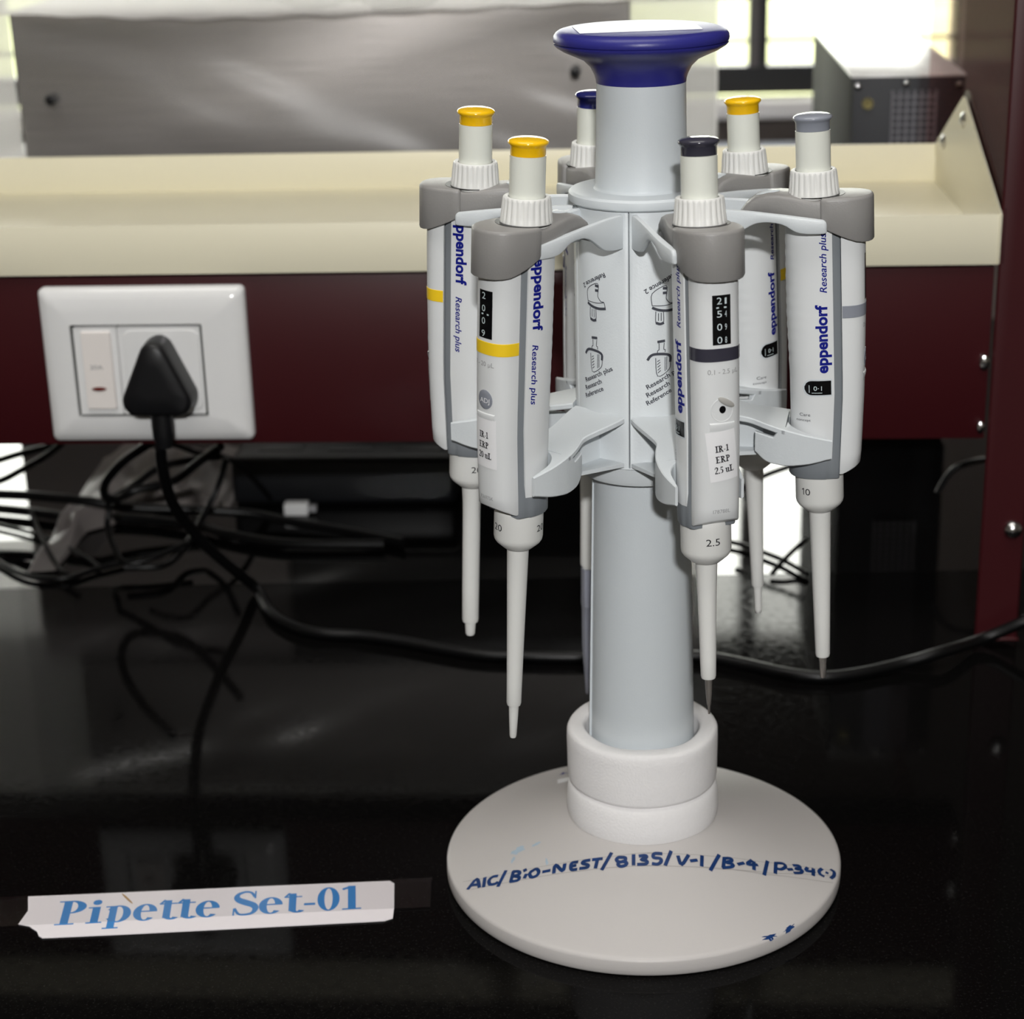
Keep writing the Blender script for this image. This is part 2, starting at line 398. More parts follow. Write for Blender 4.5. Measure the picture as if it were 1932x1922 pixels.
wpart(G().box(W0+.03, W1-.004, WV+.050, WV+.053, .1165, WZ1-.02), 'window_pane', M_GLASS, T=K)
# outside
tag(G().box(-14, 14, WV+.9, 60, -1.3, -1.25).out('lawn', M_LAWN, T=K, smooth=False), 'sunlit pale green lawn outside the window', 'lawn')
g = G(); rr = random.Random(2)
for i in range(44):
    x = -11+22*i/43; y = 24+rr.uniform(-.8, .8); s = rr.uniform(.8, 1.5)
    secs = []
    for k in range(7):
        a = PI*k/6; secs.append([(x+s*math.sin(a)*math.cos(b)*rr.uniform(.85, 1.1)+1e-3*k, y+s*math.sin(a)*math.sin(b)*rr.uniform(.85, 1.1), -1.25+s*(1-math.cos(a))*.8) for b in [2*PI*j/8 for j in range(8)]])
    g.loft(secs)
tag(g.out('hedge', M_TRUNK, T=K), 'blurred sunlit hedge at the far end of the lawn', 'hedge', kind='stuff')

# ---------------------------------------------------------------- the bench: two granite slabs on a cabinet
YJ = .3135
struct_b = thing('lab_bench', 'glossy black granite lab bench everything stands on', 'bench', (0, 0, WB))
def bpart(g, name, m, **k):
    o = g.out(name, m, **k); o.parent = struct_b; o.matrix_parent_inverse = Matrix.Translation(-struct_b.location); return o
bpart(G().box(-1.9, 1.9, -.62, YJ-.0004, -.025, 0), 'worktop', M_GRAN, smooth=False)['label'] = 'black granite front worktop slab'
g = G(); P = [Vector(K((-2.2, BV, 0))), Vector(K((2.1, BV, 0)))]
def yat(x): return P[0].y+(P[1].y-P[0].y)*(x-P[0].x)/(P[1].x-P[0].x)
for z0, z1 in ((-.025, 0),): g.loft([[(-1.9, YJ+.0004, z0), (1.9, YJ+.0004, z0), (1.9, yat(1.9), z0), (-1.9, yat(-1.9), z0)], [(-1.9, YJ+.0004, z1), (1.9, YJ+.0004, z1), (1.9, yat(1.9), z1), (-1.9, yat(-1.9), z1)]])
bpart(g, 'rear_slab', M_GRAN2, smooth=False)['label'] = 'highly polished black granite slab at the back'
bpart(G().box(-1.85, 1.85, -.56, .72, WB, -.0255), 'base_cabinet', M_CREAM, smooth=False)

# ---------------------------------------------------------------- reagent rack
rack = thing('reagent_rack', 'dark maroon metal reagent rack with cream tray shelf behind the pipette stand', 'rack', K((0, .02, 0)))
def rpart(g, name, m, par=None, **k):
    o = g.out(name, m, T=K, **k); o.parent = par or rack
    if par is None: o.matrix_parent_inverse = Matrix.Translation(-rack.location)
    return o
for u in (0, -.72):
    po = rpart(G().loft([[(u, 0, z), (u+.0215, 0, z), (u+.0215, .03, z), (u+.0195, .03, z), (u+.0195, .002, z), (u, .002, z)] for z in (0, .62)]), 'post', M_MAROON, bevel=.0012)
    for z, dx in ((.0605, .0155), (.30, .0155)):
        b = G(); b.loft([[(u+dx+r*math.cos(a), y, z+r*math.sin(a)) for a in [2*PI*i/20 for i in range(20)]] for r, y in ((.0048, .0005), (.0047, -.0012), (.0036, -.0028), (.0018, -.0036), (.0003, -.0038))])
        o = rpart(b, 'bolt', M_CHROME); o.parent = po; o.matrix_parent_inverse = Matrix.Identity(4)
pn = rpart(G().box(-.698, -.0016, .001, .0025, .1088, .1955).box(-.698, -.0016, .0025, .035, .194, .1955).box(-.698, -.0016, .0025, .03, .1088, .1103), 'front_panel', M_MAROON, bevel=.0004)
for z, s in ((.148, 1.0), (.1148, .8)):
    b = G(); b.loft([[(-.0038+.0026*s*r*math.cos(a), y, z+.0042*s*r*math.sin(a)) for a in [2*PI*i/16 for i in range(16)]] for r, y in ((1, .001), (.9, -.0008), (.4, -.0016))])
    o = rpart(b, 'screw', M_CHROME); o.parent = pn; o.matrix_parent_inverse = Matrix.Identity(4)
TV = .200
g = G().box(-.698, -.001, -.0012, .0, .1972, .2215)                 # lip, floor, rear wall
g.box(-.698, -.001, -.0002, TV, .2003, .2015).box(-.698, -.001, TV-.0012, TV, .2003, .2226)
rpart(g, 'tray', M_CREAM, bevel=.0005)
def plate(name, m, u0, u1, poly):
    g = G(); g.loft([[(u0, v, z) for v, z in poly], [(u1, v, z) for v, z in poly]]); return rpart(g, name, m, bevel=.0004)
ep = plate('end_plate', M_CREAM, -.001, .0002, [(-.0012, .1972), (-.0012, .2215), (.114, .2602), (.118, .2602), (TV, .2226), (TV, .1972)])
for v, z in ((.172, .2280), (.112, .2490)):
    b = G(); b.loft([[(-.001-x, v+r*math.cos(a), z+r*math.sin(a)) for a in [2*PI*i/14 for i in range(14)]] for r, x in ((.0042, 0), (.0036, .0012), (.002, .002))])
    o = rpart(b, 'screw', M_CHROME); o.parent = ep; o.matrix_parent_inverse = Matrix.Identity(4)
plate('end_bracket', M_MAROON, .0016, .0024, [(-.0, .1972), (-.0, .224), (.114, .2632), (.122, .2632), (.205, .2226), (.205, .1972)])
rpart(G().box(.0042, .0072, .03, .27, .198, .60), 'side_pane', M_PANE, smooth=False)['label'] = 'clear side pane standing behind the post'

# ---------------------------------------------------------------- wall socket and plug
sock = thing('power_socket', 'white switched power socket on the maroon rack panel', 'socket', K((-.419, -.001, .1119)))
def spart(g, name, m, par=None, **k):
    o = g.out(name, m, T=K, **k); o.parent = par or sock
    if par is None: o.matrix_parent_inverse = Matrix.Translation(-sock.location)
    return o
def rrect(u0, u1, z0, z1, r, n=5):
    out = []
    for cx, cz, a0 in ((u1-r, z1-r, 0), (u0+r, z1-r, 90), (u0+r, z0+r, 180), (u1-r, z0+r, 270)):
        for i in range(n+1):
            a = R(a0+90*i/n); out.append((cx+r*math.cos(a), cz+r*math.sin(a)))
    return out
def rr3(u0, u1, z0, z1, r, v): return [(u, v, z) for u, z in rrect(u0, u1, z0, z1, r)]
U0, U1, Z0, Z1 = -.4702, -.3670, .1121, .1914
iu0, iu1, iz0, iz1 = -.4548, -.3884, .1257, .1736
g = G(); g.loft([rr3(U0, U1, Z0, Z1, .003, .0008), rr3(U0, U1, Z0, Z1, .003, -.0035), rr3(U0+.0012, U1-.0012, Z0+.0012, Z1-.0012, .003, -.0052), rr3(U0+.0055, U1-.0055, Z0+.0055, Z1-.0055, .003, -.0072), rr3(U0+.012, U1-.012, Z0+.012, Z1-.012, .001, -.0078), rr3(iu0, iu1, iz0, iz1, .0008, -.0080), rr3(iu0, iu1, iz0, iz1, .0008, -.0045)], cap=False)
spart(g, 'cover_frame', M_SOCK, ang=50)
spart(G().box(iu0-.0002, iu1+.0002, -.004, -.001, iz0-.0002, iz1+.0002), 'gap', M_SOCKB, smooth=False)
spart(G().loft([rr3(iu0+.0014, -.4317, iz0+.0013, iz1-.0013, .0008, -.002), rr3(iu0+.0014, -.4317, iz0+.0013, iz1-.0013, .0008, -.0068), rr3(iu0+.0014, -.4322, iz0+.0014, iz1-.0014, .0006, -.0072)]), 'switch_module', M_SOCK)
sw = spart(G().loft([rr3(-.4497, -.4345, .1300, .1703, .0008, -.0066), rr3(-.4495, -.4347, .1302, .1701, .0008, -.0082)]+[rr3(-.4492, -.4350, .1306, .1697, .0006, -.0088)]), 'rocker_switch', M_SWITCH)
spart(G().loft([rr3(-.4314, iu1-.0014, iz0+.0013, iz1-.0013, .0008, -.002), rr3(-.4314, iu1-.0014, iz0+.0013, iz1-.0013, .0008, -.0068), rr3(-.4309, iu1-.0014, iz0+.0014, iz1-.0014, .0006, -.0072)]).loft([rr3(-.4285, -.3905, .1290, .1708, .004, -.0070), rr3(-.4280, -.3910, .1295, .1703, .004, -.0078)]), 'socket_module', M_SOCK)
g = G(); g.loft([[(-.4427+s*.0040*math.cos(a), y, .1408+s*.0011*math.sin(a)) for a in [2*PI*i/20 for i in range(20)]] for s, y in ((1, -.0086), (.9, -.0091), (.5, -.0093))])
spart(g, 'indicator', M_RED, par=sw)
lettering('lettering', [fit('20A', -446.2, 151.0, 6.6, 2.3)], lambda x, y: K((x*1e-3, -.00893, y*1e-3)), M_GPRINT, sw)

plug = thing('power_plug', 'black three pin plug and its long black cord in the white socket', 'plug', K((-.410, -.0085, .131)))
def ppart(g, name, m, T=K, **k):
    o = g.out(name, m, T=T, **k); o.parent = plug; o.matrix_parent_inverse = Matrix.Translation(-plug.location); return o
def tri(s, v, ox=0, oz=0, n=7):
    pts = []
    cz = .1465
    for (cx, czz, r, a0, a1) in ((0, .1588, .0078, 20, 160), (-.0115, .1372, .0070, 160, 275), (.0115, .1372, .0070, 265, 380)):
        for i in range(n+1):
            a = R(a0+(a1-a0)*i/n); pts.append((-.4102+ox+0.94*s*(cx+r*math.cos(a)), v, cz+.0012+oz+1.03*s*(czz-cz+r*math.sin(a))))
    return pts
ppart(G().loft([tri(1.0, -.0079), tri(1.02, -.012), tri(1.0, -.019), tri(1.0, -.0225), tri(.96, -.0245), tri(.86, -.0256), tri(.4, -.0258)]), 'plug_body', M_RUB, ang=50)
g = G(); g.loft([[(-.4105+w_*math.cos(a), -.0155+w_*.9*math.sin(a), z) for a in [2*PI*i/16 for i in range(16)]] for w_, z in ((.0056, .1335), (.0056, .1235), (.0053, .1175), (.0046, .1155), (.0038, .112))])
ppart(g, 'strain_relief', M_RUB)

# ---------------------------------------------------------------- pipette stand
stand = thing('pipette_stand', 'white carousel pipette stand with blue knob and round base', 'stand', (0, 0, 0))
BP = [(.028, .0275), (.034, .0247), (.045, .0205), (.060, .0146), (.076, .0086), (.0782, .0079), (.0791, .0075), (.0797, .0069), (.07995, .0062)]
def base_z(r): return float(np.interp(r, [p[0] for p in BP], [p[1] for p in BP]))
base = G().lathe([(.0786, 0), (.0794, .0005), (.0799, .0014), (.0800, .0030), (.07995, .0062), (.0797, .0069), (.0791, .0075), (.0782, .0079), (.076, .0086), (.060, .0146), (.045, .0205), (.034, .0247), (.028, .0275), (.022, .030), (.021, .031)], 160).out('base', M_BASE, stand, ang=60)
def on_base(x, y, e=.00012):
    x *= 1e-3; y *= 1e-3; return (x, y, base_z(math.hypot(x, y))+e)
INK=[[(-70.2,-30.1),(-66.9,-25.7),(-65.7,-31.1)],[(-68.6,-28.7),(-66.4,-29.3)],[(-63.6,-26.7),(-64,-31.6)],[(-58.7,-27.9),(-60.5,-27.6),(-61.9,-29),(-61.5,-31.5),(-59.6,-32.1),(-58.6,-31.7)],[(-55.3,-26.6),(-58.2,-33.9)],[(-52.2,-28.3),(-53.2,-33.3)],[(-52.2,-28.3),(-50.2,-29.2),(-49.8,-30.8),(-52,-31),(-50,-32.4),(-50.4,-33.9),(-53.2,-33.6)],[(-47.2,-32.2),(-47.8,-33.6)],[(-47.7,-29.2),(-47.5,-30)],[(-45.2,-31.4),(-43.2,-30.8),(-42.2,-32.6),(-43,-34.4),(-45,-34.5),(-45.8,-32.5),(-45.2,-31.4)],[(-40.4,-33.4),(-38,-33.6)],[(-36.3,-35.3),(-35.6,-31.6),(-32.9,-35.6),(-32,-32.6)],[(-27.1,-32.9),(-29.3,-32.9),(-29.5,-35.9),(-27.6,-36.4)],[(-29.4,-34.4),(-27.9,-34.4)],[(-22.4,-33.3),(-24.7,-33.3),(-24.9,-34.3),(-23,-35.5),(-23.4,-36.6),(-26,-36.4)],[(-20.9,-33.4),(-17.6,-33.7)],[(-19.2,-33.6),(-20.1,-37.4)],[(-13.8,-31.9),(-17.6,-38.7)],[(-9.1,-34.5),(-11.1,-34.3),(-11.9,-35.3),(-10.8,-36.4),(-8.8,-36.2),(-8.4,-34.9),(-9.1,-34.5)],[(-10.8,-36.4),(-11.4,-37.5),(-10.3,-38.5),(-8.5,-38.1),(-8.1,-37),(-9.6,-36.3)],[(-5.2,-33.9),(-5.4,-38.1)],[(-2.8,-34.4),(-0.6,-34.3),(-0.3,-35.2),(-2.3,-36.1),(-0.2,-36.8),(-0.7,-38.1),(-3.6,-38.2)],[(5.6,-33.4),(2.9,-33.5),(2.5,-35.2),(5,-35.6),(5.3,-37),(3.9,-38.2),(2.1,-38)],[(9.4,-32.2),(6.9,-38.4)],[(12.1,-34.1),(13.2,-37.8),(16.1,-33.1)],[(17,-35.5),(19.2,-34.8)],[(21.5,-32.5),(21,-37.1)],[(28.3,-30.3),(24.4,-38.5)],[(30.3,-31.3),(29.5,-36)],[(30.3,-31.3),(32.8,-30.6),(33.1,-31.8),(30.7,-33.3),(33.4,-33.4),(32.8,-34.9),(29.4,-36.3)],[(35.7,-32.7),(37.8,-31.4)],[(41.2,-28.8),(39.3,-31.5),(43.2,-30.5)],[(42.1,-29.3),(41.7,-33.4)],[(47.7,-26.8),(45.6,-34.8)],[(51.1,-26.3),(50.2,-32.3)],[(51.1,-26.3),(54.1,-25.3),(54.8,-26.9),(52.8,-29.2),(51,-29.4)],[(55.8,-28.1),(57.4,-27.3)],[(58.4,-24.5),(60.5,-23.7),(60.8,-24.8),(58.9,-26.5),(61.5,-25.9),(60.8,-27.9),(58.2,-29.1)],[(63.9,-23.5),(63.2,-25.6),(66.6,-24.6)],[(66.4,-23.1),(65.8,-27.2)],[(70,-21.3),(68.7,-23.3),(68.8,-25.2),(70,-25.8)],[(71.7,-22.9),(72,-23)],[(74,-20),(75,-21.2),(74.4,-23.9),(73.1,-25.8)]]
RULES=[[(-72.4,-24.7),(-57.7,-27.8),(-32.8,-31.5),(-13.4,-33.4),(4,-32.9)],[(-69,-31),(-48.8,-34.3),(-25,-37.7),(-9.3,-38.7),(3.6,-38.8)],[(-0.1,-33.3),(10,-33.1),(24.4,-31.6),(45.2,-27.9),(76.1,-19.7)],[(-0.4,-38.9),(11.7,-38.7),(27.9,-37.2),(48.7,-32.9),(76.1,-23)],[(21.9,-37.5),(44.4,-34.7),(73.6,-28.4)]]
lettering('marker_lettering', [ribbon(dense(s) if len(s) == 2 else s, 1.45) for s in INK], lambda x, y: on_base(x, y, .0002), M_PEN, base)
lettering('pencil_line', [ribbon(dense(s, 1.2), .16, False) for s in RULES], on_base, M_PENCIL, base, sub=3)
rs = random.Random(5)
def blob(cx, cy, a, b, rot, n=22, j=.35):
    v = [(cx, cy)]
    for i in range(n):
        t = 2*PI*i/n; k = 1+rs.uniform(-j, j); x = a*k*math.cos(t); y = b*k*math.sin(t)
        v.append((cx+x*math.cos(rot)-y*math.sin(rot), cy+x*math.sin(rot)+y*math.cos(rot)))
    return v, [(0, i+1, (i+1) % n+1) for i in range(n)]
lettering('ink_smudge', [blob(-50.5, -16.5, 2.6, 1.9, .4), blob(-52.3, -21, .7, 1.6, -.4), blob(-43, -16.2, 2.0, .8, .3), blob(-39, -28.6, .5, 1.8, .1)], on_base, M_SMUDGE, base, sub=.6)
lettering('ink_stain', [blob(44.2, -65.6, 2.6, .9, .5, j=.5), blob(52.5, -59.5, 3.0, .5, .75, j=.5)], on_base, M_PEN, base, sub=.6)
lettering('brand_lettering', [fit('eppendorf', -1, 58.5, 32, 4.6, 0, .02, PI)], on_base, M_INK, base, sub=1.5)
lettering('base_sticker', [bar(-34, -16, 36.5, 45)], on_base, M_PAPER, base, sub=2)
G().lathe([(.0214, .024), (.0211, .045), (.02055, .061), (.0196, .110), (.01856, .162), (.0184, .1745)], 96).out('column', M_STAND, stand)
G().lathe([(.0188, .1722), (.0232, .1728), (.0238, .1745), (.0238, .1798), (.0190, .1800)], 72).out('lower_ring', M_HOLD, stand)
G().box(-.0006, .0006, -.0002, .0004, .028, .1725).out('column_rib', M_STAND, stand, T=lambda p: (p[0]*math.cos(R(-172))-p[1]*0+ (.0211-(p[2]-.045)*.0216)*math.cos(R(-172)), p[0]*math.sin(R(-172))+(.0211-(p[2]-.045)*.0216)*math.sin(R(-172))+p[1], p[2]))
G().lathe([(.0170, .2740), (.0255, .2746), (.0262, .2752), (.0264, .2765), (.0262, .2778), (.0254, .2786), (.0172, .2788), (.0168, .2793), (.01662, .280), (.0161, .300), (.0158, .317), (.0145, .3172)], 96).out('neck', M_STAND, stand, ang=32)
knob = G().lathe([(.0150, .3160), (.0159, .3161), (.0160, .3172), (.0165, .3188), (.0179, .3216), (.0205, .3241), (.0240, .3257), (.0275, .3272), (.0298, .3286), (.0306, .3295), (.0306, .3299), (.0302, .3300), (.0303, .3303), (.0307, .3304), (.0309, .3312), (.0307, .3324), (.0300, .3334), (.0290, .3341), (.0275, .3345), (.010, .3346)], 128).out('knob', M_BLUE, stand, ang=60)
kl = G(); kl.prism([(-.0240, .0085), (-.0218, -.0148), (.0206, -.0104), (.0192, .0110)], .3346, .3348)
kl.out('top_label', M_GLOSSP, knob, smooth=False)

def arc(r, a): return (r*math.cos(a), r*math.sin(a))
ICON_THIN = [[(-4.56, 241.0), (-4.56, 245.4), (0.54, 248.0), (0.54, 243.7), (0.98, 242.6), (2.05, 241.6), (3.27, 241.4), (3.78, 239.3)], [(-4.56, 241.0), (-1.29, 240.8), (0.98, 240.9), (3.27, 241.4)], [(-3.25, 238.9), (-3.25, 234.8), (-1.89, 234.3), (-0.44, 234.5), (-0.44, 238.5)], [(-2.29, 238.2), (-2.29, 235.4)], [(-1.29, 238.3), (-1.29, 235.3)], [(-2.06, 227.2), (-2.06, 224.8), (-2.53, 224.5), (-2.74, 223.4)], [(-0.11, 227.2), (-0.3, 224.9), (0.21, 224.7), (0.21, 223.7)], [(-3.3, 221.8), (-2.53, 215.0), (1.72, 217.2), (2.31, 220.2)], [(0.21, 221.9), (0.21, 216.7)], [(0.82, 222.0), (0.82, 217.1)], [(-2.74, 220.4), (-1.72, 221.0)], [(-2.74, 219.3), (-1.59, 220.2)], [(-2.6, 218.3), (-1.52, 219.1)], [(-2.53, 217.2), (-1.46, 218.1)], [(-2.46, 216.2), (-1.39, 217.1)]]
ICON_THICK = [[(-4.34, 240.2), (-2.09, 239.3), (0.98, 238.9), (3.78, 239.2)], [(-2.91, 234.6), (-1.69, 234.2), (-0.52, 234.5)], [(-0.44, 247.1), (0.61, 247.0)], [(-0.44, 245.4), (0.61, 245.4)], [(-2.4, 227.7), (-0.11, 227.9)], [(-6.1, 221.3), (-5.15, 222.6), (-3.44, 223.2), (0.21, 223.0), (2.14, 222.1), (2.2, 220.2)]]
def make_holder(az, daz, icons):
    A = R(az); B = R(az+daz)
    def TF(p): return (p[0]*math.cos(B)-p[1]*math.sin(B), p[0]*math.sin(B)+p[1]*math.cos(B), p[2])
    def T(p):                                                       # local x outward, y tangent
        return (p[0]*math.cos(A)-p[1]*math.sin(A), p[0]*math.sin(A)+p[1]*math.cos(A), p[2])
    n = 14; da = R(29.6)
    o_ = [arc(.0245, -da+2*da*i/n) for i in range(n+1)]; i_ = [arc(.0222, da-2*da*i/n) for i in range(n+1)]
    h = G().prism(o_+i_, .1797, .2744).out('holder', M_HOLD, stand, T=T, bevel=.0003)
    # upper fork: two arched prongs
    g = G()
    r_ = np.array([.0228, .0275, .033, .0375, .042, .047, .0525, .0555, .060, .0645, .0662])
    ty = np.array([11.3, 11.5, 11.9, 12.3, 12.6, 12.9, 13.2, 13.2, 13.0, 12.5, 12.2])*1e-3
    th = np.array([2.0, 1.7, 1.8, 1.9, 2.0, 2.1, 2.3, 2.4, 2.3, 2.1, 1.7])*1e-3
    zt = np.array([.2736, .2735, .2733, .2730, .2727, .2722, .2717, .2713, .2708, .2702, .2696])
    zb = np.array([.2615, .2616, .2626, .2660, .2688, .2692, .2684, .2658, .2651, .2652, .2654])
    rq = np.linspace(.0228, .0650, 64); ker = np.exp(-(np.arange(-8, 9)/3.2)**2); ker /= ker.sum()
    def smo(q_):
        w_ = np.interp(rq, r_, q_); return np.convolve(np.pad(w_, 8, mode='edge'), ker, 'valid')
    ty, th, zt, zb = [smo(q_) for q_ in (ty, th+.0005, zt, zb)]; r_ = rq
    ntip = 6                                                        # rounded tip
    for j_ in range(ntip):
        q_ = (j_+1)/ntip; e_ = (1-math.sqrt(max(0, 1-q_*q_)))
        r_ = np.append(r_, .0650+.0018*q_); zt = np.append(zt, zt[63]-.0019*e_); zb = np.append(zb, zb[63]+.0004*e_)
        ty = np.append(ty, ty[63]-.0001-.0006*e_); th = np.append(th, th[63]-.0002-.0012*e_)
    for s in (-1, 1):
        secs = []
        for k in range(len(r_)):
            o2, i2 = s*ty[k], s*(ty[k]-th[k]); c = min(.0007, th[k]*.35)
            secs.append([(r_[k], o2-s*c, zb[k]), (r_[k], o2-s*c*.3, zb[k]+c*.3), (r_[k], o2, zb[k]+c), (r_[k], o2, zt[k]-c), (r_[k], o2-s*c*.3, zt[k]-c*.3), (r_[k], o2-s*c, zt[k]), (r_[k], i2+s*c, zt[k]), (r_[k], i2, zt[k]-c), (r_[k], i2, zb[k]+c), (r_[k], i2+s*c, zb[k])])
        g.loft(secs)
    g.out('upper_fork', M_HOLD, h, T=TF, ang=42)
    # lower fork: sloping plate that opens into two thick prongs
    g = G()
    PC, PR = .0655, .0112
    def zt2(r): return .1998-(r-.0245)*.215
    TX, TY = [.0235, .027, .036, .0405, .0425, .046, .051, .056, .062, .068, .0712], [12.2, 11.8, 9.6, 8.6, 8.9, 10.8, 12.6, 13.6, 13.9, 13.2, 12.4]
    def to(r): return float(np.mean([np.interp(r+d, TX, TY) for d in (-.0015, -.0007, 0, .0007, .0015)]))*1e-3
    def zk(r): return float(np.mean([np.interp(r+d, [.0425, .047, .055, .064, .0712], [.1845, .1802, .1795, .1808, .1828]) for d in (-.002, -.001, 0, .001, .002)]))
    def sec(r, t0, t1, a, b, c=.0004): return [(r, t0+c, a), (r, t0, a+c), (r, t0, b-c), (r, t0+c, b), (r, t1-c, b), (r, t1, b-c), (r, t1, a+c), (r, t1-c, a)]
    g.loft([sec(r, -to(r), to(r), zt2(r)-.0022, zt2(r)) for r in np.linspace(.0235, .0541, 30)])
    for s in (-1, 1):                                               # skirts with the slot under the plate
        secs = []
        for r in list(np.linspace(.0432, .0543, 22))+[.0546, .0553, .0562, .0573, .0586, .060, .0615, .0635, .0655, .0675, .0692, .0708, .0712]:
            ti = math.sqrt(max(0, PR**2-(PC-r)**2)) if r < PC else PR+(r-PC)*.06
            if r < .0544: ti = to(r)-float(np.interp(r, [.05, .0544], [.0022, .004]))
            t, a, c = to(r), zk(r), .0004
            b = zt2(r)-float(np.interp(r, [.043, .0500, .0522, .054], [.0046, .0042, .0002, 0]))
            secs.append([(r, s*(ti+.0002), a), (r, s*ti, a+c), (r, s*ti, b-c), (r, s*(ti+.0003), b), (r, s*(t-c), b), (r, s*t, b-c), (r, s*t, a+c), (r, s*(t-c), a)])
        g.loft(secs)
    g.loft([[(.0236, -.0120, .1812), (.0236, .0120, .1812), (.045, .0052, .1812), (.045, -.0052, .1812)], [(.0236, -.0120, .1826), (.0236, .0120, .1826), (.045, .0052, .1826), (.045, -.0052, .1826)]])
    g.box(.0236, .0455, -.0010, .0010, .182, .1925)
    g.out('lower_fork', M_HOLD, h, T=TF, ang=24)
    # printed guide on the drum
    def on(x, y, e=.00012):
        a = x/24.5; r = .0245+e; return T((r*math.cos(a), r*math.sin(a), y*1e-3))
    if icons:
        rot = R(27)
        it = [fit('Research plus', -6.2, 210.2, 14.6, 1.75, 0, .022, rot), fit('Research', -6.2, 207.2, 9.4, 1.75, 0, .022, rot), fit('Reference', -6.2, 204.2, 10.2, 1.75, 0, .022, rot),
              fit('Reference 2', 3.4, 252.3, 12.3, 1.75, 0, .022, rot+PI)]
        it += [ribbon(s, .28, False) for s in ICON_THIN]
        lettering('guide_print', it, on, M_DPRINT, h, sub=1.2)
        lettering('guide_icon', [ribbon(s, .95) for s in ICON_THICK], lambda x, y: on(x, y, .00016), M_DPRINT, h)
    return h
for k, daz in enumerate((-.5, -.5, 2.6, -2.0, -.5, -1)): make_holder(-133.5+60*k, daz, True)

# foam rings round the column's foot
def foam(name, label, prof, seed, amp):
    r3 = random.Random(seed); ph = [r3.uniform(0, 6.28) for _ in range(6)]
    def rf(r, z, a): return r*(1+amp*sum(math.sin((i+2)*a+ph[i])/(i+2) for i in range(6)))
    g = G(); n = 96; v = []; f = []
    for r, z in prof:
        for i in range(n):
            a = 2*PI*i/n; q = rf(r, z, a); v.append((q*math.cos(a), q*math.sin(a), z+(amp*.03*math.sin(5*a+ph[0]+z*900))*(1 if z > prof[0][1]+.003 else 0)))
    m_ = len(prof)
    for j in range(m_):
        for i in range(n): f.append((j*n+i, j*n+(i+1) % n, ((j+1) % m_)*n+(i+1) % n, ((j+1) % m_)*n+i))
    g.add(v, f); o = g.out(name, M_FOAM, ang=60)
    tag(o, label, 'foam ring', 'foam rings round the stand column'); return o
foam('foam_ring', 'lower wider white foam ring lying on the stand base', [(.0226, .0279), (.0285, .0270), (.0299, .0268), (.0303, .0285), (.0304, .032), (.0301, .037), (.0295, .0402), (.0288, .0414), (.0275, .0418), (.0224, .0418)], 3, .006)
foam('foam_ring', 'upper white foam ring stacked round the column foot', [(.0224, .0421), (.0285, .0421), (.0294, .0426), (.0297, .044), (.0298, .052), (.0299, .060), (.0298, .0632), (.0292, .0646), (.0280, .0650), (.0240, .0650), (.0230, .0645), (.0226, .0630), (.0224, .055)], 8, .008)

# ---------------------------------------------------------------- pipettes
FR = [(9.5, 8.28), (10.6, 8.25), (12, 8.05), (13.6, 7.6), (15.2, 6.6), (16.3, 5.2), (16.95, 3.6), (17.25, 1.8), (17.35, 0)]
RE = [(6.5, 8.82), (5, 9.2), (3, 9.55), (1, 9.7), (-1, 9.6), (-3, 9.25), (-5, 8.5), (-7, 7.2), (-8.7, 5.4), (-9.9, 3.2), (-10.5, 1.2), (-10.6, 0)]
def kf(s): return float(np.interp(s, [36, 66, 100, 128], [1.07, 1.05, .95, .93]))
def sh(s): return float(np.interp(s, [36, 98, 112, 130], [0, 0, -.7, -1.7]))
def kr(s): return float(np.interp(s, [36, 70, 92, 108, 124, 131], [1, 1, .94, .94, 1.03, 1.05]))+(.010*math.sin((s-42)*2*PI/4.4) if 42 < s < 88 else 0)
def front_pt(tau, s, e=0.0):
    t = abs(tau); r = float(np.interp(t, [p[1] for p in FR][::-1], [p[0] for p in FR][::-1]))
    return (8.9+sh(s)+(r-8.9)*kf(s)+e, tau)
def side_tau(rho): return float(np.interp(rho, [p[0] for p in RE][::-1], [p[1] for p in RE][::-1]))
